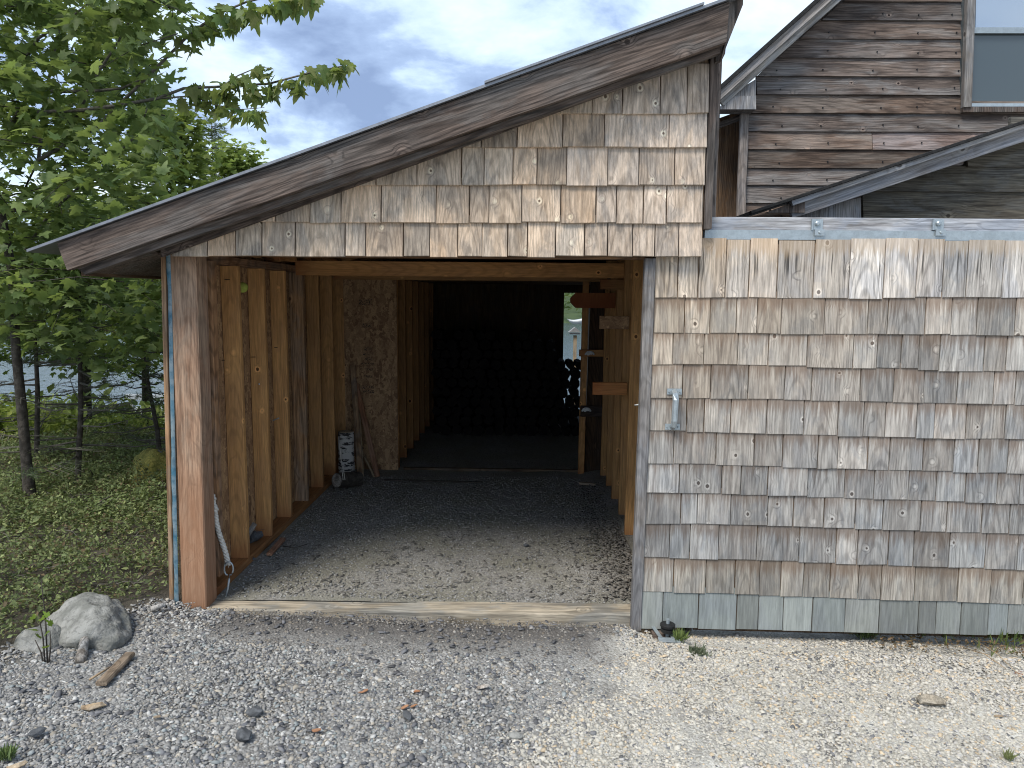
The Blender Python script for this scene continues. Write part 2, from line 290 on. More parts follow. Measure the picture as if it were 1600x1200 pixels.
n = NZ(nt, g, 45, 5, .65); c = MX(nt, M_(nt, 'MULTIPLY', MR(nt, n, .5, .7), .6), c, (.055, .05, .042))
put(nt, b, Base_Color=c, Roughness=.97); bump(nt, b, M_(nt, 'ADD', M_(nt, 'MULTIPLY', vo.outputs['Distance'], -.5), n), .8, .01)
mt, nt, b = newmat('lake_water'); m_water = mt
g = N(nt, 'ShaderNodeNewGeometry').outputs['Position']; put(nt, b, Base_Color=(.05, .07, .08), Roughness=.12); bump(nt, b, NZ(nt, V_(nt, 'MULTIPLY', g, (1, 2.5, 1)), 1.6, 4), .25, .2)
mt, nt, b = newmat('window_glass'); m_glass = mt
put(nt, b, Base_Color=(.055, .075, .085), Roughness=.16); b.inputs['Specular IOR Level'].default_value = .8
mt, nt, b = newmat('bright_window_glass'); m_glass2 = mt
put(nt, b, Base_Color=(.40, .45, .52), Roughness=.08, Metallic=.75)
mt, nt, b = newmat('woodland_hill'); m_hill = mt
g = N(nt, 'ShaderNodeNewGeometry').outputs['Position']; c = MX(nt, NZ(nt, g, .4, 5), (.03, .05, .02), (.09, .13, .05)); put(nt, b, Base_Color=c, Roughness=1.)

# ================================================================== SETTING
def smooth(a, b, x): t = min(1, max(0, (x-a)/(b-a))); return t*t*(3-2*t)
def zground(x, y):
    z = -.112-.026*max(-2.4, min(3.2, x))
    lf = smooth(-1.7, -2.6, x); z += .05*lf
    z += .03*mnoise.noise(Vector((x*1.3, y*1.3, 0)))*(.3+lf)
    z += .012*mnoise.noise(Vector((x*5, y*5, 3)))
    if -1.66 < x < .62: z -= .022*smooth(-.16, -.03, y)
    z -= .06*smooth(.5, .72, x)*smooth(-.30, -.10, y)
    if y > 2.5: z -= 2.9*smooth(2.8, 17, y)
    if -1.76 < x < 2.9 and -.02 < y < 6.3: z = min(z, -.2)
    return z
xs = np.concatenate([np.linspace(-120, -8, 18)[:-1], np.linspace(-8, -4.5, 15)[:-1], np.linspace(-4.5, 4.5, 91)[:-1], np.linspace(4.5, 9, 12)[:-1], np.linspace(9, 120, 14)])
ys = np.concatenate([np.linspace(-40, -4, 10)[:-1], np.linspace(-4, 4, 81)[:-1], np.linspace(4, 24, 50)])
vv = [(x, y, zground(x, y)) for y in ys for x in xs]; nx = len(xs)
ff = [(j*nx+i, j*nx+i+1, (j+1)*nx+i+1, (j+1)*nx+i) for j in range(len(ys)-1) for i in range(nx-1)]
tag(mesh('ground', vv, ff, m_ground, smooth=True), kind='structure')
tag(mesh('lake', [(-400, 14, -2.75), (400, 14, -2.75), (400, 700, -2.75), (-400, 700, -2.75)], [(0, 1, 2, 3)], m_water), kind='structure')
hv, hf = [], []; hx = np.linspace(-300, 300, 121)
for j in range(6):
    for x in hx:
        t = j/5; hv.append((x, 105+t*90+6*mnoise.noise(Vector((x*.03, j, 0))), -2.9+(.3 if j else 0)+(14*t**.7)*(.8+.35*mnoise.noise(Vector((x*.02, t*2, 5))))))
hf = [(j*121+i, j*121+i+1, (j+1)*121+i+1, (j+1)*121+i) for j in range(5) for i in range(120)]
tag(mesh('hills', hv, hf, m_hill), kind='structure')
# ================================================================== WOODSHED
shed = thing('woodshed', (-.4, 0, -.1), 'open cedar shingled woodshed with sloping roof and unlit interior', 'shed')
YG, YB = -.115, -.27       # gable shingle face, barge board face
# ---- gable wall
def rk(px): return 400-(px-250)*.3665      # underside of the rake trim in the photo's gable
gw = prism('gable_wall', m_rough, shed, [P(262, 396, -.08), P(1096, 397, -.08), P(1106, 100, -.08), P(1106, 90, -.08)], -.088, -.01)
gw['label'] = 'triangular shingled gable above the opening'
gr = [(399.5, 401.5, 347.5, 348, [268, 324, 368, 409, 461, 539, 571, 630, 671, 715, 753, 793, 824, 868, 913, 949, 988, 1023, 1060, 1097]),
      (347, 348.5, 289, 289.5, [384, 430, 484, 532.5, 595, 681, 733, 764, 815, 876, 931, 963, 1005, 1041, 1098]),
      (288, 289.5, 229.5, 230, [548, 587, 651, 721, 756, 801, 839, 885, 949, 998, 1054, 1102]),
      (228, 230, 176.5, 177, [705, 752, 808, 879, 944, 1045, 1105]),
      (176, 177, 110, 110, [848, 868, 925, 972, 1031, 1073, 1108])]
def shingle(mat, parent, x0, x1, zb, zt, yf, yb, clip=None, col=None, th_=.012):
    """tapered shingle: butt at zb stands proud, head at zt tucks under the next course; clip(x)-> highest z"""
    g_ = .0021; x0 += g_; x1 -= g_; cx = (x0+x1)/2; j = lambda s=.0016: random.uniform(-s, s)
    zb0, zb1 = zb+j(.0022), zb+j(.0022); a, b_ = zt, zt
    if clip: a, b_ = min(zt, clip(x0)), min(zt, clip(x1))
    if a < zb+.004 and b_ < zb+.004: return
    a, b_ = max(a, zb+.002), max(b_, zb+.002)
    lift = random.uniform(0, .004); c = .0022
    fy = lambda z: yf-lift + (z-zb)/max(.05, zt-zb)*(yb-yf-.002)*.9
    bot = [(x0+j(), zb0), (x1+j(), zb1)]; top = [(x1+j(.001), b_), (x0+j(.001), a)]
    pf = [(bot[0][0]+c, fy(zb), bot[0][1]+c), (bot[1][0]-c, fy(zb)+j(.001), bot[1][1]+c), (top[0][0]-c, fy(b_), top[0][1]), (top[1][0]+c, fy(a), top[1][1])]
    pm = [(bot[0][0], fy(zb)+c, bot[0][1]), (bot[1][0], fy(zb)+c, bot[1][1]), (top[0][0], fy(b_)+c, top[0][1]), (top[1][0], fy(a)+c, top[1][1])]
    pb = [(p[0], yb+.004, p[2]) for p in pm]
    vs_ = [(p[0]-cx, p[1]-yf, p[2]-zb) for p in pf+pm+pb]
    fs = [(0, 1, 2, 3), (0, 4, 5, 1), (1, 5, 6, 2), (3, 7, 4, 0), (4, 8, 9, 5), (5, 9, 10, 6), (6, 10, 11, 7), (7, 11, 8, 4)]
    o = mesh('shingle', vs_, fs, mat, parent, Matrix.Translation((cx, yf, zb)))
    o.color = (*(col or (1, 1, 1)), 1)
    return o
pa, pb_ = P(250, rk(250), YG), P(1110, rk(1110), YG); slope = (pb_.z-pa.z)/(pb_.x-pa.x)
rakez = lambda x: pa.z+(x-pa.x)*slope
for (b0, b1, t0, t1, js) in gr:
    for i in range(len(js)-1):
        xl, xr = js[i], js[i+1]; f = (xl-268)/830
        pl_, pr_ = P(xl, b0+(b1-b0)*f, YG), P(xr, b0+(b1-b0)*f, YG); zt = P(xl, t0, YG).z+.035
        k = random.uniform(.78, 1.12); wr = random.uniform(-.05, .05)
        shade = (k*(1.0+wr), k, k*(1-wr)) if xl < 880 else (k*.93, k*.97, k*1.04)
        wr += .05*(random.random()-.5)
        shingle(m_gable, gw, pl_.x, pr_.x, pl_.z+random.uniform(-.003, .003), zt, YG, -.09, rakez, shade)
# ---- sliding door
YD = -.062
dr = prism('sliding_door', m_rough, shed, [P(1003, 977, YD+.012), P(1780, 990, YD+.012), P(1780, 372, YD+.012), P(1024, 384, YD+.012)], YD+.012, -.012)
dr['label'] = 'sliding door clad in silvery cedar shingles'
LB = [465, 520, 569, 621, 673, 724, 769, 818, 870, 925, 981]; RB = [466, 524, 581, 633, 689, 741, 790, 837, 893, 945, 992]
DJ = [[1022, 1058, 1090, 1133, 1169, 1213, 1270, 1325, 1379, 1430, 1471, 1508, 1564],
      [1020, 1069, 1109, 1150, 1182, 1220, 1287, 1355, 1386, 1444, 1485, 1525, 1584],
      [1017, 1051, 1099, 1152, 1200, 1260, 1332, 1369.5, 1407, 1434, 1467, 1536, 1571],
      [1015, 1066, 1109.5, 1168, 1225, 1267, 1343, 1395, 1442, 1494, 1551, 1585],
      [1012.5, 1072, 1099.6, 1141, 1197, 1254.5, 1308, 1348, 1382, 1431, 1458.5, 1508, 1569],
      [1010, 1052, 1118, 1177.6, 1222, 1276.7, 1308, 1355, 1389, 1441.4, 1489, 1527, 1573],
      [1007, 1061, 1127, 1156.7, 1198.8, 1261.3, 1319, 1365, 1418, 1461.6, 1507, 1556, 1591.5],
      [1006, 1063, 1088.7, 1140.6, 1198.8, 1238.7, 1286.6, 1335, 1377.8, 1437, 1478, 1532.7, 1575.4],
      [1004, 1045.6, 1077.4, 1121.8, 1181.7, 1247.6, 1305, 1338.5, 1386.7, 1425.7, 1481.4, 1537.8, 1588],
      [1003, 1051.8, 1102, 1147.5, 1185.8, 1219, 1254.5, 1295.8, 1340, 1375.4, 1427.7, 1495, 1546.3, 1597.6],
      [1000.5, 1034.7, 1090.4, 1150, 1184, 1222.7, 1268, 1319, 1372, 1433.5, 1461, 1500, 1542, 1573]]
for r_, js in enumerate(DJ):
    js = js[:]
    while js[-1] < 1740: js.append(js[-1]+random.uniform(36, 66))
    sh = 0
    for i in range(len(js)-1):
        f = (js[i]-1010)/590; yb = LB[r_]+(RB[r_]-LB[r_])*f; yt = 373+f*2 if r_ == 0 else LB[r_-1]+(RB[r_-1]-LB[r_-1])*f
        pl_, pr_ = P(js[i], yb, YD), P(js[i+1], yb, YD); zt = P(js[i], yt, YD).z + (0.0 if r_ == 0 else .03)
        if random.random() < .3: sh = random.uniform(-.006, .006)
        k = random.uniform(.76, 1.14); warm = max(0, 1-(js[i]-1010)/350)*max(0, 1-r_/7.)
        cold = min(1, r_/9.)*.5
        hv = random.uniform(-.03, .03); cr_ = (k*(1+.16*warm-.08*cold+hv), k*(1+.03*warm), k*(1-.13*warm+.03*cold-hv))
        dkn = 1-.20*min(1, r_/8.)*(1 if r_ < 10 else .5); cr_ = (cr_[0]*dkn*(1-.03*min(1, r_/6)), cr_[1]*dkn, cr_[2]*dkn*(1+.07*min(1, r_/6)))
        mt = m_doortop if r_ == 0 else m_doorlow if r_ == 10 else m_door
        if r_ == 9: cr_ = (k*.86, k*.87, k*.86)
        ztj = zt+(random.uniform(-.005, .008) if r_ == 0 else 0)
        shingle(mt, dr, pl_.x, pr_.x, pl_.z+sh+random.uniform(-.002, .002), ztj, YD, YD+.010, None, cr_)
eb0, eb1 = P(993.5, 984, YD), P(1016, 404, YD)
board('edge_board', m_grey, dr, (eb0.x, YD+.015, eb0.z), (eb1.x, YD+.015, eb1.z), .05, .05, col=(.62, .60, .58))
# door pull
ht, hb = P(1054, 612, YD-.012), P(1051, 667, YD-.012); hn = 0
parts = []
for c_, s_ in ((ht, 1), (hb, -1)):
    x, y, z = c_.x, c_.y+.002, c_.z; hw, hh = .035, .014
    parts.append(([(x-hw, y, z-hh), (x+hw, y, z-hh), (x+hw, y, z+hh), (x-hw, y, z+hh), (x-hw, y+.006, z-hh), (x+hw, y+.006, z-hh), (x+hw, y+.006, z+hh), (x-hw, y+.006, z+hh)],
                  [(0, 1, 2, 3), (7, 6, 5, 4), (0, 4, 5, 1), (1, 5, 6, 2), (2, 6, 7, 3), (3, 7, 4, 0)]))
zt, zb = ht.z, hb.z; hx_ = (ht.x+hb.x)/2
parts.append(tube_data([(ht.x, ht.y+.002, zt), (ht.x, ht.y-.026, zt-.012), (ht.x, ht.y-.034, zt-.035), (hb.x, hb.y-.034, zb+.035), (hb.x, hb.y-.026, zb+.012), (hb.x, hb.y+.002, zb)], .015, 8))
for s_ in (-1, 1):
    for c_ in (ht, hb): parts.append(tube_data([(c_.x+s_*.026, c_.y+.001, c_.z), (c_.x+s_*.026, c_.y-.005, c_.z)], [.005, .003], 6))
hv_, hf_ = merge(parts); o3 = Vector(ht)
hd = mesh('handle', [Vector(v)-o3 for v in hv_], hf_, m_galv, dr, Matrix.Translation(o3)); hd['label'] = 'galvanised steel pull handle'
# ---- header rail, track and hangers
r0, r1 = P(1107, 349.5, -.03), P(1760, 354.5, -.03)
board('header_rail', m_grey, shed, (r0.x, -.018, r0.z), (r1.x, -.018, r1.z), .062, .045, col=(1.4, 1.46, 1.55))['label'] = 'pale grey ledger board above the sliding door'
a, b2 = P(1101, 366.5, -.05), P(1760, 370, -.05)
parts = []
for (z0, z1, y0, y1) in ((-.022, .022, -.052, -.046), (.019, .022, -.046, -.014), (-.022, .022, -.014, -.010)):
    v = [(x, y, (a.z if x == a.x else b2.z)+z) for x in (a.x, b2.x) for y in (y0, y1) for z in (z0, z1)]
    parts.append((v, [(0, 1, 3, 2), (4, 6, 7, 5), (0, 4, 5, 1), (2, 3, 7, 6), (0, 2, 6, 4), (1, 5, 7, 3)]))
v, f = merge(parts); mesh('door_track', v, f, m_galv, shed)['label'] = 'galvanised steel channel the door hangs in'
for px in (1277, 1466):
    c_ = P(px, 352, -.05); x, z = c_.x, c_.z+.004; parts = []
    for (x0, x1, z0, z1, y0, y1) in ((-.028, .026, -.026, .024, -.049, -.045), (-.028, -.022, -.026, .024, -.058, -.049), (-.014, .030, -.052, -.024, -.064, -.056), (-.014, .03, -.027, -.023, -.056, -.046)):
        vq = [(x+xx_, yy_, z+zz_) for xx_ in (x0, x1) for yy_ in (y0, y1) for zz_ in (z0, z1)]
        parts.append((vq, [(0, 1, 3, 2), (4, 6, 7, 5), (0, 4, 5, 1), (2, 3, 7, 6), (0, 2, 6, 4), (1, 5, 7, 3)]))
    parts.append(tube_data([(x, -.049, z+.004), (x, -.056, z+.004), (x, -.060, z+.004)], [.012, .012, .007], 8)); parts.append(tube_data([(x+.008, -.064, z-.038), (x+.008, -.069, z-.038)], [.008, .005], 6))
    v, f = merge(parts); mesh('hanger_bracket', [Vector(q)-Vector((x, 0, z)) for q in v], f, m_galv, shed, Matrix.Translation((x, 0, z)))
# ---- corner board right of gable and wall behind the door
c0, c1 = P(1104, 358, -.08), P(1115, 84, -.08)
board('corner_board', m_dark, shed, (c0.x, -.075, c0.z), (c1.x, -.075, c1.z+.02), .036, .06, ch=.002)
c0, c1 = P(1111.5, 346, -.03), P(1118.5, 96, -.03)
board('corner_board', m_dark, shed, (c0.x, -.012, c0.z), (c1.x, -.012, c1.z), .03, .05, ch=.002)
# ---- roof
XL = P(62, 392, YB).x
def line(pxa, pya, pxb, pyb, Y):
    A, B = P(pxa, pya, Y), P(pxb, pyb, Y); return lambda x: A.z+(x-A.x)*(B.z-A.z)/(B.x-A.x)
topz = line(90, 380, 1120, 9.5, YB); botz = line(102, 423, 1120, 71, YB)
def strip(name, mat, x0, x1, fa, fb, y0, y1, n=1, endcut=None):
    """board following the roof slope with a plumb section between curves fb (low) and fa (high); local Z runs up the slope"""
    A = Vector((x0, (y0+y1)/2, (fa(x0)+fb(x0))/2)); B = Vector((x1, A.y, (fa(x1)+fb(x1))/2))
    Z = (B-A).normalized(); Yv = Vector((0, 1, 0)); X = Yv.cross(Z); W = Matrix((X, Yv, Z)).transposed().to_4x4(); W.translation = A; Wi = W.inverted()
    e = endcut or (0, 0); pts = []
    low = [(x0+(x1-x0)*i/n+(e[0] if i == 0 else e[1] if i == n else 0), i) for i in range(n+1)]
    bot = [(x, fb(x)+(0 if i in (0, n) else .003*mnoise.noise(Vector((x*4, 0, 9))))) for x, i in low]
    top = [(x0+(x1-x0)*i/n, fa(x0+(x1-x0)*i/n)) for i in range(n, -1, -1)]
    ol = bot+top; k = len(ol); vs_ = [Wi @ Vector((x, y0, z)) for x, z in ol]+[Wi @ Vector((x, y1, z)) for x, z in ol]
    fs = [tuple(range(k)), tuple(range(2*k-1, k-1, -1))]+[(i, (i+1) % k, k+(i+1) % k, k+i) for i in range(k)]
    return mesh(name, vs_, fs, mat, shed, W)
xa, xb = P(89, 380, YB).x, P(1140, 5, YB).x
strip('barge_board', m_dark, xa, xb, topz, botz, YB, YB+.038, 12, (.037, -.006))['label'] = 'wide rough sawn barge board along the roof slope'
fl = line(108, 438, 1118, 86, YB+.05)
strip('rake_trim', m_dark, xa+.06, xb-.02, botz, fl, YB+.042, YB+.08, 12, (.03, 0))
fz = lambda x: rakez(x)+.03
strip('rake_trim', m_dark, P(255, 400, YG).x, P(1116, 80, YG).x, fz, lambda x: rakez(x)-.012, YG-.022, YG-.003, 6)
YR = 6.6; RT_ = lambda x: topz(x)+.012
def sheet(name, mat, x0, x1, z0f, th_, y0, y1, parent=shed):
    v = [(x, y, z0f(x)+t) for x in (x0, x1) for y in (y0, y1) for t in (0, th_)]
    return mesh(name, v, [(0, 1, 3, 2), (4, 6, 7, 5), (0, 4, 5, 1), (2, 3, 7, 6), (0, 2, 6, 4), (1, 5, 7, 3)], mat, parent)
xe, xr = P(42, 400, YB-.02).x, P(1166, 0, YB-.02).x
sheet('metal_roof', m_metal, xe, xr, lambda x: topz(x)+.004, .012, YB-.02, YR)
sheet('roof_flashing', m_metal, P(757, 130, YB-.03).x, P(1100, 10, YB-.03).x, lambda x: topz(x)+.017, .009, YB-.034, YB+.2)
sheet('roof_deck', m_rough, xa+.05, xb+.0, lambda x: topz(x)-.022, .020, YB+.042, YR-.02)
# high-side fascia beyond the barge board
v = [P(1141, -30, YB+.02), P(1164, -38, YB+.02), P(1162, 6, YB+.02), P(1128, 92, YB+.02), P(1137, 55, YB+.02)]
prism('roof_end_board', m_dark, shed, v, YB+.03, YB+.07)
v = [P(1119, 62, YB+.1), P(1136, 58, YB+.1), P(1133, 84, YB+.1), P(1128, 94, YB+.1), P(1119, 96, YB+.1)]
prism('roof_end_board', m_dark, shed, v, YB+.1, YB+.14)
# eave fascia and soffit at the low side
za = botz(xa)
box('eave_fascia', m_rough, shed, (xa+.045, YB+.09, fl(xa+.06)+.005), (xa+.08, YR-.05, topz(xa)-.03), col=(.5, .5, .5))
sheet('soffit', m_dark, xa+.085, -1.74, lambda x: fl(x)+.01, .012, YB+.09, YR-.05)
rz = lambda x: topz(x)-.024
for i in range(11):      # rafters
    y = .10+i*.6
    if i == 0: y = .16
    x0, x1 = -1.72, .80; A = Vector((x0, y, rz(x0)-.075)); B = Vector((x1, y, rz(x1)-.075))
    board('rafter', m_lum, shed, A, B, .13, .038, col=(.7, .7, .7))
# ---- side wall left
lw = box('outer_sheathing', m_rough, shed, (-1.752, .02, -.2), (-1.732, 2.98, 1.72)); 
lwall = prism('left_wall', m_osb, shed, [(-1.731, 0, -.06), (-1.722, 0, -.06), (-1.722, 0, 1.72), (-1.731, 0, 1.72)], .02, 2.98, org=(-1.73, .02, 0)); lwall['label'] = 'strand board wall panel between exposed studs'
XW = -1.62
for k in range(7):
    y = .583+.396*k; c_ = random.uniform(.85, 1.08); q = (c_*.62, c_*.60, c_*.62) if k == 3 else (c_, c_, c_)
    board('stud', m_lum if k != 3 else m_rough, lwall, (XW-.05+random.uniform(-.004, .004), y+.019, -.06), (XW-.05, y+.019, 1.643), .10, .038, col=q if k != 3 else (1.2, 1.1, 1.))
box('bottom_plate', m_lum, lwall, (XW-.10, .145, -.105), (XW+.004, 2.94, -.061), col=(.55, .48, .46))
box('top_plate', m_rough, lwall, (XW-.10, .145, 1.645), (XW, 2.94, 1.69), col=(.9, .8, .75))
# front corner: post, second post board, blue wrap, corner trim
a, b2 = P(303.5, 951, 0), P(285, 408, 0)
pw = .128
board('corner_post', m_post, shed, (a.x, .066, a.z), (b2.x, .066, 1.70), pw, .128, ch=.006)['label'] = 'orange brown square timber post at the opening'
a2, b3 = P(331, 925, .12), P(317, 410, .12)
board('post_board', m_rough, shed, (a2.x-.03, .205, -.01), (b3.x-.03, .205, 1.655), .10, .06, col=(1.25, 1.05, .9))
a, b2 = P(275.5, 949, .0), P(263.5, 410, .0)
parts = []
n = 22
vs_, fs = [], []
for i in range(n+1):
    t = i/n; c_ = Vector((a.x+(b2.x-a.x)*t, .01, a.z+(1.68-a.z)*t)); j1, j2 = random.uniform(-.003, .003), random.uniform(-.003, .003)
    vs_ += [(c_.x-.012+j1, .006, c_.z), (c_.x+.0+j1, -.004+j2, c_.z), (c_.x+.011, .004, c_.z)]
for i in range(n):
    for k in range(2): fs.append((i*3+k, i*3+k+1, i*3+4+k, i*3+3+k))
mesh('house_wrap_edge', vs_, fs, m_blue, shed, smooth=True)['label'] = 'strip of blue house wrap showing at the corner'
a, b2 = P(269, 947, .0), P(256, 412, .0)
board('corner_trim', m_rough, shed, (a.x-.004, .02, a.z), (b2.x-.004, .02, 1.69), .022, .04, col=(1.35, 1.25, 1.15))
# ---- header, cross beams
box('header', m_rough, shed, (-1.74, .002, 1.672), (.86, .10, 1.80), col=(.8, .7, .62))
box('tie_beam', m_lum, shed, (-1.62, 1.62, P(700, 432, 1.62).z), (.683, 1.658, P(700, 409, 1.62).z), col=(.8, .75, .7))
box('tie_beam', m_lum, shed, (-1.62, 2.63, P(700, 438, 2.63).z), (.683, 2.668, P(700, 430, 2.63).z+.03), col=(.7, .7, .7))
LZ = P(700, 435, 2.7).z
sheet('loft_floor', m_rough, -1.76, .84, lambda x: LZ, .02, 2.67, YR-.05)
for k in range(5):   # blocks above the left plate
    box('blocking', m_lum, shed, (-1.60+.02*k, .46+.6*k, 1.702), (-1.56+.02*k, .80+.6*k, 1.76), col=(.8, .72, .66))
# ---- sill
a, b2 = P(287, 962, 0), P(992, 976, 0)
ztl, ztr = P(287, 951, 0).z, P(992, 960, 0).z
board('sill_timber', m_sill, shed, (a.x, .066, ztl-.045), (b2.x+.22, .066, ztr-.043), .09, .132, ch=.008)['label'] = 'muddy timber threshold across the opening'
board('sill_block', m_sill, shed, (P(985, 985, -.04).x, .012, -.17), (P(1062, 992, -.04).x, .012, -.176), .07, .12, col=(.9, .75, .62))
# ---- right interior wall
XR = .685
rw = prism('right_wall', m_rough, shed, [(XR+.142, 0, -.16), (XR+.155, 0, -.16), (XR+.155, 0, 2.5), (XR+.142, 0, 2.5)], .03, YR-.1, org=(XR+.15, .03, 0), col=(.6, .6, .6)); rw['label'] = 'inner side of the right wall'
for k, y in enumerate([.10, .42, .80, 1.18, 1.58, 1.98, 2.38, 2.75]):
    c_ = random.uniform(.82, 1.06)
    board('stud', m_lum, rw, (XR+.07+random.uniform(-.008, .008), y+.019, -.12), (XR+.07, y+.019, 1.75+.05*random.random()), .14, .038, col=(c_, c_, c_*.98))
box('top_plate', m_lum, rw, (XR+.0, .14, 1.60), (XR+.038, .17, 1.70), col=(.6, .6, .6))
def nail_board(pxl, pxr, pyt, pyb, Y, mat=m_lum, col=(.8, .75, .7), cut=0):
    a, b_ = P(pxl, pyb, Y), P(pxr, pyt, Y); x1 = max(b_.x, XR+.02)
    if cut:
        h = (b_.z-a.z)*.35
        return prism('nailed_block', mat, rw, [(a.x, 0, a.z+h), (a.x+h, 0, a.z), (x1, 0, a.z), (x1, 0, b_.z), (a.x+h, 0, b_.z), (a.x, 0, b_.z-h)], Y, Y+.036, col)
    return board('nailed_block', mat, rw, (a.x, Y+.018, (a.z+b_.z)/2), (x1, Y+.018, (a.z+b_.z)/2), abs(b_.z-a.z), .036, col=col)
nail_board(891, 962, 458, 481, 2.3, m_lum, (.55, .38, .32), 1)
nail_board(938, 982, 437, 452, 1.84, m_lum, (.6, .55, .5))
nail_board(937, 978, 494, 514, 1.44, m_osb, (.5, .5, .5))
nail_board(926, 976, 598, 617, 1.44, m_lum, (.9, .72, .6))
nail_board(905, 950, 547, 557, 2.86, m_lum, (.9, .85, .8))
nail_board(907, 951, 635, 651, 2.86, m_rough, (.25, .25, .3))
pb0, pb1 = P(908, 742, 2.9), P(916, 440, 2.9)
board('partition_stud', m_lum, rw, (pb0.x, 2.92, -.12), (pb1.x, 2.92, 1.66), .055, .038, col=(.8, .75, .7))
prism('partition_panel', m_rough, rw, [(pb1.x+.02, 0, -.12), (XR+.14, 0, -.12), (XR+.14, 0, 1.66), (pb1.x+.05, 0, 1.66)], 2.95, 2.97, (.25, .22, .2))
for (px, py) in ((921, 553), (916, 641)):      # steel catches on the two lower blocks
    c_ = P(px, py, 2.84); parts = [tube_data([(c_.x+.038*math.cos(q), -.012-.0*q, .02*math.sin(q)) if False else (.036*math.cos(q), -.012, .024*math.sin(q)-.004) for q in np.linspace(-.2, 3.34, 9)], .008, 6), tube_data([(-.012, -.004, .004), (-.012, -.026, .004)], .016, 8), tube_data([(.014, -.004, .006), (.014, -.022, .006)], .012, 8)]
    v, f = merge(parts); mesh('steel_catch', v, f, m_paintw, rw, Matrix.Translation(c_))
# ---- left partition (strand board facing the opening) and the back room
a, b2 = P(546, 735, 2.96), P(622, 728, 2.96)
osb = prism('partition_panel', m_osb, shed, [(-1.76, 0, -.11), (b2.x, 0, -.11), (b2.x, 0, 1.66), (-1.76, 0, 1.66)], 2.96, 2.975, org=(-1.6, 2.96, 0)); osb['label'] = 'strand board partition with dark stamped print'
mt, nt, b = newmat('stamped_print'); m_ink = mt
oc = N(nt, 'ShaderNodeTexCoord').outputs['Object']; n = NZ(nt, oc, 130, 4, .7); put(nt, b, Base_Color=MX(nt, MR(nt, n, .44, .52), (.05, .038, .03), (.34, .205, .105)), Roughness=.8)
for (px, py, pw_, ph) in ((571, 472, 20, 9), (573, 509, 17, 7), (574, 545, 12, 6), (575, 553, 16, 4), (576, 561, 12, 5), (575, 569, 20, 4), (577, 577, 12, 5), (575, 588, 14, 4), (575, 605, 19, 5), (576, 612, 17, 5)):
    a, b2 = P(px-pw_/2, py+ph/2, 2.957), P(px+pw_/2, py-ph/2, 2.957)
    mesh('ink_mark', [(a.x, 2.9575, a.z), (b2.x, 2.9575, a.z), (b2.x, 2.9575, b2.z), (a.x, 2.9575, b2.z)], [(0, 1, 2, 3)], m_ink, osb)
xw2 = P(622, 728, 2.96).x
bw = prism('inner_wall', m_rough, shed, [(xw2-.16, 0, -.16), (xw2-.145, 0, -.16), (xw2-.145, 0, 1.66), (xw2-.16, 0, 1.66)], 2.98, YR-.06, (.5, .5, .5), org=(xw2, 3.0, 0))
for k in range(8): board('stud', m_lum, bw, (xw2-.07, 3.04+.42*k, -.1), (xw2-.07, 3.04+.42*k, 1.66), .14, .038, col=(.7, .65, .6))
# rear wall with an opening beside the partition
YW = 5.9
wl, wr_ = P(880, 545, YW).x, P(912, 545, YW).x; wz0, wz1 = P(880, 640, YW).z, P(880, 457.5, YW).z
for (x0, x1, z0, z1) in ((xw2-.16, wl, -.5, 1.66), (wl, wr_+.1, -.5, wz0), (wl, wr_+.1, wz1, 1.66), (wr_+.1, XR+.14, -.5, 1.66)):
    prism('rear_wall', m_rough, shed, [(x0, 0, z0), (x1, 0, z0), (x1, 0, z1), (x0, 0, z1)], YW, YW+.03, (.3, .3, .3))
box('floor_board', m_rough, shed, (-1.1, 2.96, -.12), (.55, 3.0, -.085), col=(.6, .65, .7))
# floor
fx = np.linspace(-1.77, .84, 40); fy = np.linspace(.10, YW, 70)
fv = [(x, y, -.105+.012*mnoise.noise(Vector((x*2.4, y*2.4, 1)))+.006*mnoise.noise(Vector((x*9, y*9, 4)))+.03*smooth(.48, .66, x)*smooth(.6, 1.4, y)) for y in fy for x in fx]
tag(mesh('shed_floor', fv, [(j*40+i, j*40+i+1, (j+1)*40+i+1, (j+1)*40+i) for j in range(69) for i in range(39)], m_floor, smooth=True), kind='structure')
# closing walls round the shed (outer left upper gable is the roof; the back gable)
prism('rear_gable', m_rough, shed, [(-1.74, 0, 1.66), (.87, 0, 1.66), (.87, 0, rz(.87)), (-1.74, 0, rz(-1.74))], YR-.1, YR-.07, (.3, .3, .3))
prism('high_side_wall', m_side, shed, [(.87, 0, 1.5), (.89, 0, 1.5), (.89, 0, rz(.89)), (.87, 0, rz(.87))], -.005, YR-.1, org=(.8, 0, 1.5))
prism('high_side_wall', m_side, shed, [(.842, 0, -.2), (.868, 0, -.2), (.868, 0, 1.9), (.842, 0, 1.9)], .03, YR-.1, org=(.78, 0, 0))
prism('rear_side_wall', m_rough, shed, [(-1.752, 0, -.5), (-1.732, 0, -.5), (-1.732, 0, 1.72), (-1.752, 0, 1.72)], 2.982, YR-.1, org=(-1.74, 3, 0))
prism('wall_behind_door', m_rough, shed, [(.87, 0, -.18), (3.2, 0, -.2), (3.2, 0, 1.83), (.87, 0, 1.83)], .006, .04, (.4, .4, .4), org=(.8, 0, 0))
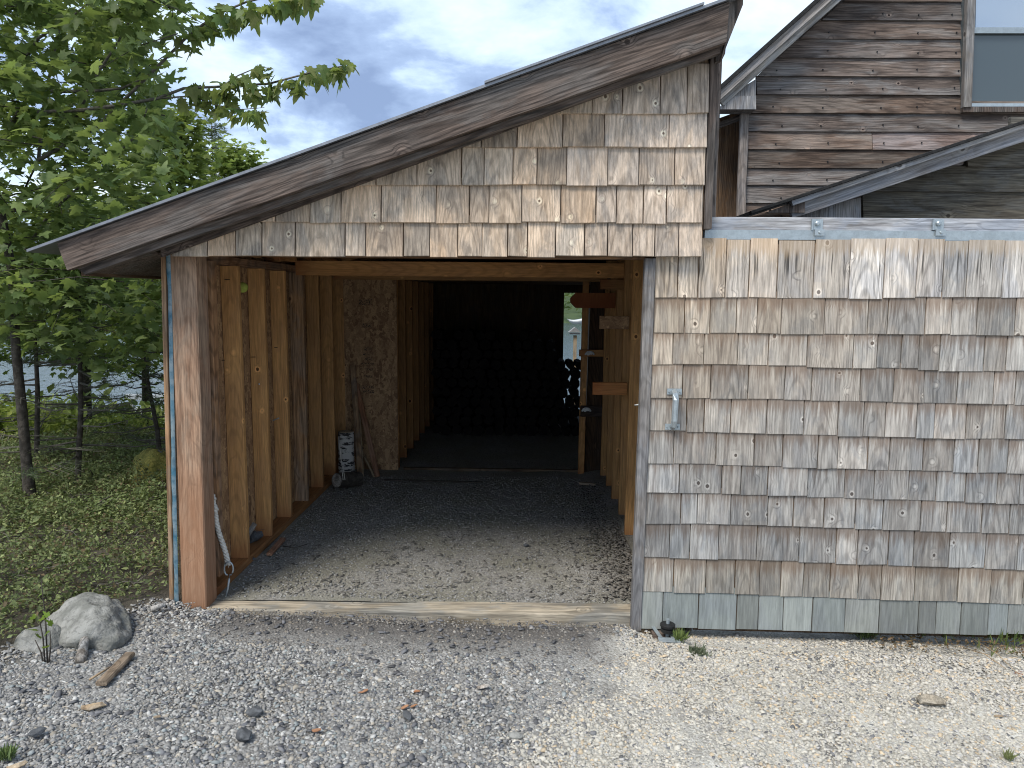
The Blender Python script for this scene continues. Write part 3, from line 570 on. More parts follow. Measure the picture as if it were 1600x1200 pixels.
# nails in the studs
for (px, py, ln) in ((356, 437, 10), (349, 563, 12), (346, 622, 9), (395, 558, 7), (431, 543, 9), (1004, 468, 0)):
    Y = .57 if px < 385 else .98 if px < 420 else 1.38
    if ln: a = P(px-ln/2, py, Y); tube('nail', m_black, lwall, [a, a+Vector((.035, -.012, .002))], .0022, 5)
for (px, py) in ((441, 572), (405, 600)):
    a = P(px, py, 1.385 if px > 420 else .975); tube('nail', m_paintw, lwall, [a, a+Vector((0, -.006, 0))], [.006, .004], 7)
a = P(420, 660, 1.37); tube('nail', m_galv, lwall, [a, P(436, 653, 1.34)], .004, 6)
a = P(992, 633, .1); tube('hook', m_paintw, rw, [P(992, 633, .09), P(1000, 632, .05)], .004, 6)
# ================================================================== HOUSE BEHIND
YH = 2.25; house = thing('house', P(1160, 340, YH), 'weathered clapboard house with steep roof rising behind the sliding door', 'house')
hwall = prism('upper_wall', m_side, house, [P(1152, 345, YH+.03), P(1900, 345, YH+.03), P(1900, -260, YH+.03), P(1500, -260, YH+.03), P(1190, 120, YH+.03), P(1170, 170, YH+.03)], YH+.03, YH+.08)
def edge_l(y):      # left edge of the siding in the photo
    if y > 172: return 1164+(340-y)*.04
    return 1182 + max(0, (118-y))*1.17+ (0 if y > 118 else 0)
rows = [(-56, -27), (-27, 2), (2, 31.5), (31.5, 60.5), (60.5, 90), (90, 119), (119, 147.5), (147.5, 176.5), (176.5, 205), (205, 233), (233, 262), (262, 289), (289, 317), (317, 345)]
def clap(parent, mat, pxl0, pxl1, pxr, y0, y1, Y, col):
    sl = .004; bl_, br, tl_, tr_ = P(pxl1, y1+(pxl1-1160)*sl, Y), P(pxr, y1+(pxr-1160)*sl, Y), P(pxl0, y0+(pxl0-1160)*sl, Y), P(pxr, y0+(pxr-1160)*sl, Y)
    bl_.z -= .002; o3 = bl_.copy(); j = random.uniform(-.002, .002)
    pts = [(bl_.x, Y-.014+j, bl_.z), (br.x, Y-.014+j, br.z), (tr_.x, Y+.004, tr_.z+.006), (tl_.x, Y+.004, tl_.z+.006)]
    bk = [(p[0], Y+.028, p[2]) for p in pts]
    # local frame with Z along the board
    W = Matrix(((0, 0, 1), (0, 1, 0), (-1, 0, 0))).to_4x4(); W = Matrix(((0, 0, 1, o3.x), (0, 1, 0, o3.y), (-1, 0, 0, o3.z), (0, 0, 0, 1))); Wi = W.inverted()
    v = [Wi @ Vector(p) for p in pts+bk]
    o = mesh('clapboard', v, [(0, 1, 2, 3), (7, 6, 5, 4), (0, 4, 5, 1), (1, 5, 6, 2), (2, 6, 7, 3), (3, 7, 4, 0)], mat, parent, W); o.color = (*col, 1); return o
for (y0, y1) in rows:
    k = random.uniform(.8, 1.2); wr_c = random.uniform(-.06, .08); c_ = (k*(1+wr_c), k, k*(1-wr_c))
    l0, l1 = edge_l(y0+1), edge_l(y1); xs_ = [1502-max(0, y1)*.02]
    if y1 <= 170:
        clap(hwall, m_side, l0, l1, xs_[0], y0, y1, YH, c_)
    elif y0 == 205:
        clap(hwall, m_side, l0, l1, 1362, y0, y1, YH, c_); clap(hwall, m_side, 1363, 1363, 1850, y0, y1, YH, (1.3, 1.25, 1.3))
    else: clap(hwall, m_side, l0, l1, 1850, y0, y1, YH, c_)
parts = []
for (y0, y1) in rows:
    for xk in (1215, 1290, 1372, 1440, 1490):
        xk += random.uniform(-9, 9); yk = y1-9+random.uniform(-2, 2)
        if xk < edge_l(y1)+12 or yk > 345 or (xk > 1500): continue
        q = P(xk, yk, YH-.012); parts.append(tube_data([q, q+Vector((0, -.005, 0))], [.0065, .005], 6))
v, f = merge(parts); mesh('nail_heads', v, f, m_black, hwall)['kind'] = 'stuff'
# upper roof rake: two boards and dark shingle edge
def rake(parent, name, mat, a_, b_, wpx, Y, th_, col=(1, 1, 1)):
    A, B = P(*a_, Y), P(*b_, Y); return board(name, mat, parent, A, B, wpx*(Y-CAM.y)/FPX, th_, col=col)
rake(house, 'rake_board', m_grey, (1116, 155), (1420, -118), 14, YH-.20, .03, (1.0, .95, .9))
rake(house, 'rake_board', m_grey, (1125, 160), (1430, -113), 14, YH-.16, .03, (1.15, 1.1, 1.0))
rake(house, 'shingle_edge', m_shing, (1112, 149), (1416, -125), 6, YH-.21, .05)
v0, v1 = P(1112, 149, YH-.21), P(1416, -125, YH-.21); 
sl = (v1.z-v0.z)/(v1.x-v0.x)
sheet('house_roof', m_shing, v0.x, v1.x, lambda x: v0.z+(x-v0.x)*sl-.02, .03, YH-.18, YH+4, house)
prism('roof_return', m_grey, house, [P(1121, 171, YH-.16), P(1181, 171, YH-.16), P(1183, 122, YH-.16), P(1150, 142, YH-.16)], YH-.14, YH-.02)
prism('roof_return', m_grey, house, [P(1121, 171, YH-.16), P(1181, 171, YH-.16), P(1181, 150, YH-.16), P(1145, 150, YH-.16)], YH-.165, YH-.141)
# corner post and recessed panel
a, b2 = P(1156, 345, YH), P(1162, 172, YH); board('corner_board', m_grey, house, (a.x, YH-.02, a.z), (b2.x, YH-.02, b2.z), .062, .04, col=(.7, .62, .56))
prism('recessed_panel', m_rough, house, [P(1095, 350, YH+.3), P(1160, 350, YH+.3), P(1164, 170, YH+.3), P(1095, 195, YH+.3)], YH+.3, YH+.33, (.45, .42, .4))
rake(house, 'panel_trim', m_dark, (1100, 205), (1165, 180), 8, YH+.05, .03)
# window
wn = prism('window', m_galv, house, [P(1499, 171, YH-.02), P(1720, 173, YH-.02), P(1720, -190, YH-.02), P(1513, -190, YH-.02)], YH+.012, YH+.028, (.5, .5, .5)); wn['label'] = 'grey framed house window reflecting the sky'
def wb(name, mat, x0, y0, x1, y1, ya, yb, col=(1, 1, 1)):
    return prism(name, mat, wn, [P(x0, y1, YH), P(x1, y1, YH), P(x1, y0, YH), P(x0+(y1-y0)*.022, y0, YH)], ya, yb, col)
a, b2 = P(1505, 170, YH), P(1519, -190, YH); board('casing', m_grey, wn, (a.x, YH-.035, a.z), (b2.x, YH-.035, b2.z), .060, .045, col=(.75, .72, .68))
wb('window_frame', m_galv, 1508, 163, 1700, 168, YH-.03, YH-.006, (1.1, 1.1, 1.1)); wb('window_sill', m_dark, 1499, 169, 1700, 177, YH-.045, YH-.004)
wb('window_frame', m_galv, 1510, 45, 1700, 54, YH-.03, YH-.006, (.9, .9, .9))
wb('pane', m_glass, 1510, 54, 1700, 163, YH-.002, YH+.008); wb('pane', m_glass2, 1522, -180, 1700, 45, YH-.016, YH-.008)
board('casing', m_plank, wn, P(1517, 46, YH-.04), P(1526, -190, YH-.04), .024, .02)
# lower addition
YL = .75; add = thing('house_addition', P(1235, 340, YL), 'low clapboard addition with a shallow roof just above the door rail', 'house')
aw = prism('gable_wall', m_side2, add, [P(1330, 350, YL+.03), P(1900, 350, YL+.03), P(1900, 130, YL+.03), P(1600, 225, YL+.03), P(1340, 312, YL+.03)], YL+.03, YL+.07)
for (y0, y1, xl) in ((140, 182, 1640), (182, 222, 1580), (222, 259, 1510), (259, 298, 1400), (298, 318, 1348), (318, 345, 1348)):
    if y0 == 298: continue
    k = random.uniform(.85, 1.15); clap(aw, m_side2, xl, xl if y0 != 259 else 1347, 1850, y0 if y0 != 318 else 298, y1 if y0 != 259 else 298, YL, (k, k, k))
prism('return_board', m_grey, add, [P(1235, 345, YL-.1), P(1348, 345, YL-.1), P(1348, 308, YL-.1), P(1300, 318, YL-.1), P(1235, 338, YL-.1)], YL-.08, YL-.02)
rake(add, 'rake_board', m_grey, (1233, 327), (1800, 138), 30, YL-.16, .035, (1., 1., 1.02))
rake(add, 'rake_board', m_grey, (1236, 317), (1800, 129), 10, YL-.20, .035, (1.1, 1.1, 1.1))
rake(add, 'shingle_edge', m_shing, (1172, 332.5), (1800, 124), 5, YL-.21, .05)
v0, v1 = P(1172, 333, YL-.21), P(1800, 124, YL-.21); sl2 = (v1.z-v0.z)/(v1.x-v0.x)
sheet('addition_roof', m_shing, v0.x, v1.x, lambda x: v0.z+(x-v0.x)*sl2-.01, .02, YL-.18, YH-.02, add)
prism('roof_return', m_dark, add, [P(1180, 338, YL), P(1238, 338, YL), P(1238, 317, YL), P(1190, 334, YL)], YL-.19, YL-.15)
# ================================================================== THINGS IN AND ROUND THE SHED
# rope with eye pin
pts = [P(326+(356-326)*t+1.5*math.sin(t*9), 762+(883-762)*t, .14+.05*t) for t in np.linspace(0, 1, 26)]
rope = thing('tie_rope', pts[0], 'frayed white rope with steel eye pin hanging by the corner post', 'rope')
parts = []
for s_ in range(3):
    pth = []
    for i in range(78):
        t = i/77; k = t*25; i0 = int(min(24, k)); c_ = pts[i0].lerp(pts[i0+1], k-i0); an = t*46+s_*2.094
        kn = 1.9 if (.10 < t < .16 or .24 < t < .30) else 1.; pth.append(c_+Vector((math.cos(an), math.sin(an)*.6, 0))*.0075*kn-pts[0])
    parts.append(tube_data(pth, .0085, 5))
for i in range(14):
    c_ = pts[random.choice([0, 1, 2, 3, 4, 6, 7, 24, 25])]-pts[0]; parts.append(tube_data([c_, c_+Vector((random.uniform(-.02, .02), -.01, random.uniform(-.02, .015)))], .0012, 4))
v, f = merge(parts); mesh('rope_strands', v, f, m_white, rope, Matrix.Translation(pts[0]), True)
rg_ = [P(357.5+7*math.sin(q), 889-11*math.cos(q) if abs(q) < 2.3 else 898, .16) for q in np.linspace(-2.9, 2.9, 16)]
tube('eye_pin', m_galv, rope, rg_+[P(358, 905, .155), P(356, 920, .15), P(352.5, 934, .14)], [.0045]*16+[.006, .0055, .0025], 7)
def lathe(name, mat, parent, c, prof, sides=16, world=None):
    vs_, fs = [], []
    for (r_, z) in prof:
        for k in range(sides): vs_.append((r_*math.cos(2*math.pi*k/sides), r_*math.sin(2*math.pi*k/sides), z))
    for i in range(len(prof)-1):
        for k in range(sides): fs.append((i*sides+k, i*sides+(k+1) % sides, (i+1)*sides+(k+1) % sides, (i+1)*sides+k))
    fs += [tuple(range(sides-1, -1, -1)), tuple((len(prof)-1)*sides+k for k in range(sides))]
    return mesh(name, vs_, fs, mat, parent, world or Matrix.Translation(Vector(c)))
c_ = P(379, 449, .78)
b_ = lathe('foam_ball', m_ball, None, c_, [(.004, -.031), (.018, -.027), (.028, -.015), (.032, 0), (.029, .013), (.019, .025), (.005, .03)]); tag(b_, 'yellow green foam ball stuck between the first two studs near the ceiling', 'ball')
for p_ in b_.data.polygons: p_.use_smooth = True
def rock(name, c, sx, sy, sz, mat, label, cat, seed=0, group=None, sub=3, rough_=.35, rz_=0, parent=None):
    bm = bmesh.new(); bmesh.ops.create_icosphere(bm, subdivisions=sub, radius=1)
    for v in bm.verts:
        n_ = mnoise.fractal(v.co*1.3+Vector((seed*7.7, seed, 0)), 1., 2., 4); v.co *= 1+rough_*n_
        for k in range(4):
            pn = Vector((math.sin(seed*3+k*1.9), math.cos(seed*2+k*2.3), math.sin(k*1.3+seed)*.7)).normalized(); dd = v.co.dot(pn)-.72
            if dd > 0: v.co -= pn*dd*.8
        v.co = Vector((v.co.x*sx, v.co.y*sy, v.co.z*sz))
    me = bpy.data.meshes.new(name); bm.to_mesh(me); bm.free(); me.materials.append(mat)
    if sub > 2: me.polygons.foreach_set('use_smooth', [True]*len(me.polygons))
    return tag(link(bpy.data.objects.new(name, me), parent, Matrix.Translation(Vector(c)) @ Matrix.Rotation(rz_, 4, 'Z')), label, cat, group)
# birch log, stump slice, cord, leaning sticks
c_ = P(542, 748, 2.35)
c_ = P(542, 748, 2.6)
bl_ = thing('birch_log', (c_.x+.0, 2.6, -.1), 'short birch log standing on end at the far end of the left wall', 'log')
lathe('bark', m_birch, bl_, (c_.x, 2.6, -.1), [(.066, 0), (.07, .1), (.067, .25), (.07, .36), (.066, .415)], 14); lathe('cut_end', m_plank, bl_, (c_.x, 2.6, .315), [(.064, 0), (.062, .004)], 14)
c_ = P(558, 742, 2.32); fs_ = thing('firewood_piece', (c_.x, 2.32, 0), 'pale split log lying at the foot of the standing birch log', 'log')
Wm = Matrix.Translation((c_.x, 2.38, -.04)) @ Euler((math.radians(82), .1, math.radians(-35))).to_matrix().to_4x4()
lathe('bark', m_bark, fs_, None, [(.06, 0), (.066, .12), (.062, .24)], 12, Wm); lathe('cut_end', m_drift, fs_, None, [(.057, .241), (.055, .246)], 12, Wm @ Matrix.Identity(4)); lathe('cut_end', m_drift, fs_, None, [(.055, -.006), (.057, -.001)], 12, Wm)
tag(tube('cord', m_white, None, [P(530, 692, 2.1), P(532, 712, 2.1), P(534, 726, 2.08), P(537, 736, 2.06), P(539, 750, 2.05), P(536, 750, 2.05), P(535, 738, 2.05)], .0035, 6), 'thin white cord dangling beside the birch log', 'cord')
for (a_, b2_, w_, lab, mt) in (((563, 745), (551, 570), .05, 'dark narrow plank leaning upright against the strand board partition', m_rough), ((590, 738), (556, 600), .045, 'brown lath leaning at a slant against the strand board partition', m_red), ((566, 728), (560, 630), .028, 'short pale stick leaning behind the birch log', m_plank), ((585, 733), (563, 700), .02, 'thin short stick crossing the leaning lath low down', m_plank)):
    A, B = P(*a_, 2.68), P(*b2_, 2.92); A.z = -.10; tag(board('leaning_plank', mt, None, A, B, w_, .018), lab, 'plank', 'planks leaning in the corner')
# crumpled can and splinters on the plate, scrap blocks
c_ = P(397, 838, .86); t_ = rock('crumpled_tarp', c_+Vector((0, 0, .0)), .045, .05, .035, m_slate, 'crumpled grey plastic scrap on the bottom plate between studs', 'scrap', 5, None, 2, .7)
tag(board('splinter', m_drift, None, P(384, 842, .80), P(398, 818, .80), .03, .012), 'grey wood splinter leaning on the second stud at the bottom plate', 'splinter')
c_ = P(342, 883, .45); tag(board('wood_offcut', m_plank, None, c_, P(352, 884, .47), .035, .03), 'small square block on the bottom plate beside the eye pin', 'offcut')
tag(board('wood_offcut', m_lum, None, P(331, 890, .42), P(336, 868, .42), .02, .03), 'upright pale offcut on the bottom plate behind the rope', 'offcut')
def fl_(px, py, z=-.1): return PG(px, py, z)
tag(board('wood_offcut', m_red, None, fl_(421, 866, -.085), fl_(442, 842, -.085), .035, .018, (0, 0, 1)), 'reddish board offcut lying on the floor beside the bottom plate', 'offcut')
tag(tube('twig', m_bark, None, [fl_(442, 853, -.09), fl_(460, 856, -.09), fl_(481, 850, -.09)], [.004, .004, .002], 5), 'thin dark twig lying on the shed floor', 'twig')
rock('floor_stone', fl_(822, 852, -.09), .022, .016, .012, m_slate, 'dark stone lying alone in the middle of the shed floor', 'stone', 3, None, 1)
rock('floor_stone', fl_(393, 873, -.09), .03, .02, .012, m_slate, 'flat dark stone on the floor near the eye pin', 'stone', 8, None, 1)
tag(board('floor_lath', m_bark, None, fl_(600, 750, -.095), fl_(755, 754, -.095), .02, .012, (0, 0, 1)), 'thin lath half buried across the shed floor', 'lath')
tag(board('floor_chip', m_plank, None, fl_(905, 755, -.07), fl_(931, 757, -.07), .03, .02, (0, 0, 1)), 'pale wood chip on dark debris beside the right studs', 'wood chip')
# debris stuff along right wall inside
def ico(): 
    bm = bmesh.new(); bmesh.ops.create_icosphere(bm, subdivisions=1, radius=1); 
    V = np.array([v.co[:] for v in bm.verts]); Fc = [[v.index for v in f.verts] for f in bm.faces if f.calc_center_median().z > -.55]; bm.free(); return V, Fc
Vi, Fi = ico(); TS = []
for k in range(14):
    v = Vi*(1+rng.uniform(-.32, .32, (len(Vi), 1)))
    for q in range(2):
        pn = rng.normal(size=3); pn /= np.linalg.norm(pn); dd = v@pn-.55; v = v-np.outer(np.clip(dd, 0, None), pn)
    TS.append((v, Fi))
n = 2600; x = .67-np.abs(rng.normal(0, .11, n)); y = rng.uniform(.16, 2.5, n)
sc = rng.uniform(.004, .014, (n, 1))*np.array([[1.3, 1, .4]]); col = rng.uniform(.05, .2, (n, 1))*np.array([[1, .92, .8]]); 
bake('floor_debris', TS, np.c_[x, y, np.full(n, -.09)+rng.uniform(0, .02, n)*(x > .55)], rots(n, .5), sc, col, m_stone)
n = 11000; x = rng.uniform(-1.6, .66, n); y = .14+2.6*rng.random(n)**1.3
g_ = rng.uniform(.13, .33, (n, 1)); col = g_*np.where(rng.random((n, 1)) < .5, np.array([[1, .98, .93]]), np.array([[1, .95, .80]]))
bake('floor_gravel', TS, np.c_[x, y, [(-.103+.012*mnoise.noise(Vector((a*2.4, b*2.4, 1)))) for a, b in zip(x, y)]], rots(n, .5), rng.uniform(.0025, .0085, (n, 1))*np.array([[1.2, 1, .6]]), col, m_stone)
n = 1500; x = rng.uniform(-1.55, .64, n); y = .16+2.4*rng.random(n)**1.2; g_ = rng.uniform(.04, .30, (n, 1))
bake('floor_bark_chips', TS, np.c_[x, y, [(-.100+.012*mnoise.noise(Vector((a*2.4, b*2.4, 1)))) for a, b in zip(x, y)]], rots(n, .3), rng.uniform(.006, .016, (n, 1))*np.array([[1.7, .7, .22]]), g_*np.array([[1, .93, .8]]), m_stone)
# firewood pile in the dark
n = 330; fw = []; i = 0
pile_x0, pile_x1 = -1.0, .66
zz_ = -.04; row = 0
vs_all = []
inds = 0
FL = []
while zz_ < 1.15:
    x = pile_x0+(.06 if row % 2 else 0)
    while x < pile_x1:
        r_ = random.uniform(.05, .068); top = 1.10-.28*smooth(.1, .55, x)+.05*mnoise.noise(Vector((x*3, 0, 0))) 
        if zz_ < top-.05:
            y0 = 4.6+random.uniform(-.03, .04); v, f = tube_data([(x, y0, zz_), (x+random.uniform(-.01, .01), y0+.38, zz_)], [r_, r_*.95], 7, .12)
            if x > .38 and zz_ > .52:
                FL.append((v, f, (x, y0, zz_)))
            else: vs_all.append((v, f))
        x += r_*2.05
    zz_ += .108; row += 1
FL.sort(key=lambda q: (-round(q[2][2], 2), q[2][0]))
lv = {}
for v, f, c0 in FL: lv.setdefault(round(c0[2], 2), []).append((v, f, c0))
for ri, (kz, lst) in enumerate(sorted(lv.items(), reverse=True)):
    for ci, (v, f, c0) in enumerate(lst):
        rn = ('top', 'second', 'third', 'fourth')[min(ri, 3)]; cn_ = ('leftmost', 'second from the left', 'third from the left', 'fourth from the left')[min(ci, 3)] if len(lst) > 1 else 'single'
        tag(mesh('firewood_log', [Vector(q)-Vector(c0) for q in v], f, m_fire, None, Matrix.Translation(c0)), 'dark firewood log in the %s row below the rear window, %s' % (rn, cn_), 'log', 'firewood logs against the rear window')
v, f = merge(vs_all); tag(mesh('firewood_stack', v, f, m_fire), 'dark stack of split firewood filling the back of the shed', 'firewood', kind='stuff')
# roller guide at door foot
c_ = P(1041, 990, -.12); gd = thing('door_guide', (c_.x, -.12, -.16), 'steel roller guide on a bracket at the foot of the sliding door', 'door guide')
x, z = P(1043, 984, -.13).x-.006, P(1043, 984, -.13).z+.013
lathe('roller', m_black, gd, (x+.006, -.13, z-.02), [(.027, -.004), (.033, 0), (.034, .014), (.027, .017), (.027, .024), (.037, .026), (.037, .036), (.030, .040)], 16)
lathe('axle_bolt', m_galv, gd, (x+.006, -.13, z-.05), [(.009, 0), (.009, .092)], 8)
for q in (-1, 1):
    board('bracket_arm', m_galv, gd, (x+.0+q*.030, -.165, z-.040), (x-.022+q*.034, -.04, z-.030), .018, .006, (0, 0, 1), .001)
board('bracket_bar', m_galv, gd, (x-.045, -.172, z-.044), (x+.060, -.172, z-.047), .03, .006, (0, -.3, 1), .001)
box('base_block', m_dark, gd, (x-.06, -.12, z-.10), (x+.045, -.05, z-.050))
# boulder and the objects beside it
zb_ = zground(-1.9, -.3)
bo = rock('boulder', PG(108, 1010, zb_)+Vector((0, .14, .005)), .235, .19, .145, m_rock, 'pale rounded granite boulder at the edge of the gravel', 'boulder', 2, None, 5, .24, -.2)
rock('boulder', PG(42, 1030, zb_)+Vector((0, .1, .02)), .10, .09, .085, m_rock, 'small granite rock against the left side of the large boulder', 'boulder', 6, None, 3, .25)
ms = PG(215, 762, zground(-2.9, 2.3)); rock('mossy_mound', ms+Vector((0, .3, .0)), .27, .25, .22, m_moss, 'low mound of yellow brown moss under the spruce branches', 'mound', 4, None, 4, .3)
zg = zb_+.0
tag(tube('driftwood_stick', m_drift, None, [PG(130, 1030, zg+.01)+Vector((0, -.02, .0)), PG(133, 1000, zg+.05), PG(139, 968, zg+.09)], [.022, .019, .013], 9, .15), 'short bleached stick propped against the boulder', 'stick')
a, b2 = PG(158, 1068, zg+.012), PG(203, 1022, zg+.012)
dw = board('driftwood_slab', m_drift, None, a, b2, .045, .022, (0, 0, 1), .008, (.62, .52, .42)); tag(dw, 'brown driftwood slab lying on gravel in front of the boulder', 'driftwood')
tag(tube('stick', m_plank, None, [PG(140, 1062, zg+.01), PG(172, 1042, zg+.012)], [.005, .004], 6), 'thin pale stick just left of the driftwood slab', 'stick')
tag(tube('fallen_stick', m_drift, None, [PG(236, 952, zg+.02), PG(258, 944, zg+.035)], [.014, .01], 7, .2), 'bit of grey stick beside the corner of the shed', 'stick')
def flat(px, py, wpx, hpx, mat, name, label, cat, seed, th_=.008, z=None):
    z = zground(0, -.5) if z is None else z; c_ = PG(px, py, z); s = (c_-CAM).length/FPX
    return rock(name, c_+Vector((0, 0, th_*.6)), wpx*s/2, hpx*s, th_, mat, label, cat, seed, None, 2, .4, seed)
flat(1455, 1097, 38, 9, m_sill, 'flat_stone', 'long olive brown stone on pale gravel in front of the door', 'stone', 1.1-1.2, .018, zground(1.7, -.7)+.012)
flat(381, 1153, 28, 10, m_slate, 'dark_stone', 'round dark grey stone low in the grey gravel', 'stone', 21, .018, zground(-1, -.9)+.01)
flat(398, 1115, 26, 8, m_slate, 'dark_stone', 'flat dark stone just behind the round dark stone', 'stone', 22, .014, zground(-1, -.8)+.01)
flat(57, 1146, 22, 7, m_slate, 'slate_chip', 'blue black slate chip on gravel in the lower left', 'stone', 23, .01, zground(-1.8, -.9)+.012)
flat(636, 1120, 24, 6, m_slate, 'slate_chip', 'dark slate chip next to the orange leaf scraps', 'stone', 24, .012, zground(-.4, -.8)+.01)
flat(805, 1152, 22, 7, m_rock, 'pale_stone', 'pale grey flat stone where grey gravel meets cream gravel', 'stone', 25, .012, zground(0, -.9)+.012)
for i, (px, py, wp, mt, lab) in enumerate(((568, 1079, 18, m_leaf1, 'orange wood chip alone on the grey gravel'), (650, 1079, 16, m_leaf1, 'orange chip behind the cluster of orange chips'), (632, 1104, 14, m_leaf1, 'left orange chip in the cluster beside the slate chip'), (646, 1102, 12, m_leaf1, 'right orange chip in the cluster beside the slate chip'), (495, 1140, 18, m_leaf1, 'orange bark chip low on the grey gravel'), (146, 1103, 34, m_plank, 'long pale wood chip on gravel below the driftwood slab'), (245, 1119, 14, m_plank, 'small tan wood chip to the right of the long pale chip'), (28, 1195, 26, m_plank, 'tan wood chip at the lower left corner of the gravel'), (1560, 1118, 12, m_plank, 'small wood chip on pale gravel far right'), (755, 1072, 22, m_drift, 'tan wood chip on the dark gravel before the threshold'))):
    zc = zground((px-800)/400, -.8)+.014; c_ = PG(px, py, zc); s = (c_-CAM).length/FPX*wp/2; an = random.uniform(-.6, .6); k = 7
    ol = [(math.cos(2*math.pi*q/k)*s*random.uniform(.75, 1), math.sin(2*math.pi*q/k)*s*.5*random.uniform(.7, 1)) for q in range(k)]
    vs_ = [(x, y, .004*math.sin(x*90)) for x, y in ol]+[(x, y, .004*math.sin(x*90)-.003) for x, y in ol]
    tag(mesh('wood_chip', vs_, [tuple(range(k)), tuple(range(2*k-1, k-1, -1))]+[(q, (q+1) % k, k+(q+1) % k, k+q) for q in range(k)], mt, None, Matrix.Translation(c_) @ Matrix.Rotation(an, 4, 'Z')), lab, 'wood chip')
# plank scrap at right edge
zr = zground(2.4, -.2)
tag(board('scrap_plank', m_red, None, PG(1562, 1048, zr+.02), PG(1625, 1066, zr+.02), .06, .03, (0, 0, 1)), 'reddish plank end lying on gravel at the right edge', 'plank')
rock('pale_stone', PG(1558, 1042, zr+.02), .05, .03, .02, m_rock, 'pale stone at the end of the reddish plank', 'stone', 9, None, 2)
# ---- gravel
def gcol(n, kind):
    u = rng.random((n, 1)); g_ = rng.random((n, 1))
    if kind == 'grey':
        base = np.where(u < .62, np.array([[.285, .277, .26]])*(.65+.65*g_), np.where(u < .71, np.array([[.50, .49, .46]])*(.8+.35*g_), np.where(u < .82, np.array([[.36, .32, .26]])*(.7+.6*g_), np.where(u < .93, np.array([[.10, .105, .115]])*(.7+.6*g_), np.array([[.27, .295, .29]])*(.8+.4*g_)))))
        return base
    return np.where(u < .72, np.array([[.54, .505, .43]])*(.70+.42*g_), np.where(u < .86, np.array([[.42, .40, .37]])*(.7+.6*g_), np.where(u < .95, np.array([[.55, .44, .30]])*(.8+.4*g_), np.array([[.15, .15, .15]])*(.7+.6*g_))))
n = 140000; x = rng.uniform(-3.1, 3.3, n); y = -rng.random(n)**.9*1.75+.0
keep = ~((x > -1.72) & (x < .78) & (y > -.02)); x, y = x[keep], y[keep]
nzv = np.array([mnoise.noise(Vector((a*1.4, b*1.4, 7)))+.5*mnoise.noise(Vector((a*4, b*4, 2))) for a, b in zip(x, y)])
vegm = (-x+.5*y+.25*nzv) < 1.92+rng.normal(0, .05, len(x)); x, y, nzv = x[vegm], y[vegm], nzv[vegm]
bnd = x+y*.0-(.38+.25*np.clip(-y-.3, -.3, 1)*-1.2)+.55*nzv*.5+rng.normal(0, .10, len(x))
# boundary moves left towards the camera
bnd = x-(.50+.42*y)+.22*nzv+rng.normal(0, .09, len(x)); cream = bnd > 0
dirt = (y > -.42+.12*nzv) & (x > -1.45) & (x < .45) ; drop = dirt & (rng.random(len(x)) < .58+.3*nzv)
x, y, cream, nzv, dirt = x[~drop], y[~drop], cream[~drop], nzv[~drop], dirt[~drop]
n = len(x); z = np.array([zground(a, b) for a, b in zip(x, y)])+.006*nzv
s = np.where(cream, rng.gamma(5, .0010, n)+.0022, rng.gamma(3.6, .00135, n)+.0024)*np.where(dirt, .8, 1.); s = np.clip(s*.86, .002, .014)
col = np.where(cream[:, None], gcol(n, 'cream'), gcol(n, 'grey')); col = np.where(dirt[:, None], col*np.array([[.66, .63, .60]]), col)
gv = bake('gravel', TS, np.c_[x, y, z+s*.18], rots(n, .5), s[:, None]*np.c_[rng.uniform(.95, 1.5, n), rng.uniform(.75, 1.05, n), rng.uniform(.4, .75, n)], col, m_stone)
n = 700; x = rng.uniform(-2.4, .9, n); y = -rng.random(n)*1.6-.03; ok = (-x+.5*y) < 1.8; ok &= (x-(.50+.42*y)) < rng.normal(-.15, .15, n); x, y = x[ok], y[ok]; n = len(x)
bake('slate_flakes', TS, np.c_[x, y, [zground(a, b)+.006 for a, b in zip(x, y)]], rots(n, .35), rng.uniform(.008, .017, (n, 1))*np.array([[1.5, .9, .25]]), rng.uniform(.05, .2, (n, 1))*np.array([[1, 1, 1.04]]), m_stone)
# ================================================================== PLANTS
def mapleleaf():
    o = [(0, -.12), (.16, -.20), (.34, -.14), (.30, -.02), (.56, .10), (.40, .16), (.46, .40), (.24, .30), (.17, .38), (.13, .62), (0, .86)]
    full = o+[(-x, y) for x, y in o[-2:0:-1]]; V = [(0, .16, .02)]+[(x, y, -.13*abs(x)-.10*max(0, y-.2)**1.5) for x, y in full]; n = len(full)
    return np.array(V), [[0, i+1, (i+1) % n+1] for i in range(n)]
ML = [mapleleaf()]
v2 = ML[0][0].copy(); v2[:, 2] += -.22*v2[:, 1]**2-.18*v2[:, 0]**2; ML.append((v2, ML[0][1]))
v3 = ML[0][0].copy(); v3[:, 0] *= .8; v3[:, 2] += .25*np.abs(v3[:, 0]); ML.append((v3, ML[0][1]))
OV = [(np.array([(0, 0, 0), (.22, .35, .05), (0, 1, -.05), (-.22, .35, .05)]), [[0, 1, 2], [0, 2, 3]]), (np.array([(0, 0, 0), (.28, .45, .06), (0, .9, -.12), (-.28, .45, .06)]), [[0, 1, 2], [0, 2, 3]])]
NE = [(np.array([(0, 0, 0), (.05, .5, .02), (0, 1, 0), (-.05, .5, .02)]), [[0, 1, 2], [0, 2, 3]])]
def gcolors(n, a, b, spread=.25):
    t = rng.random((n, 1)); return (np.array([a])*(1-t)+np.array([b])*t)*rng.uniform(1-spread, 1+spread, (n, 1))
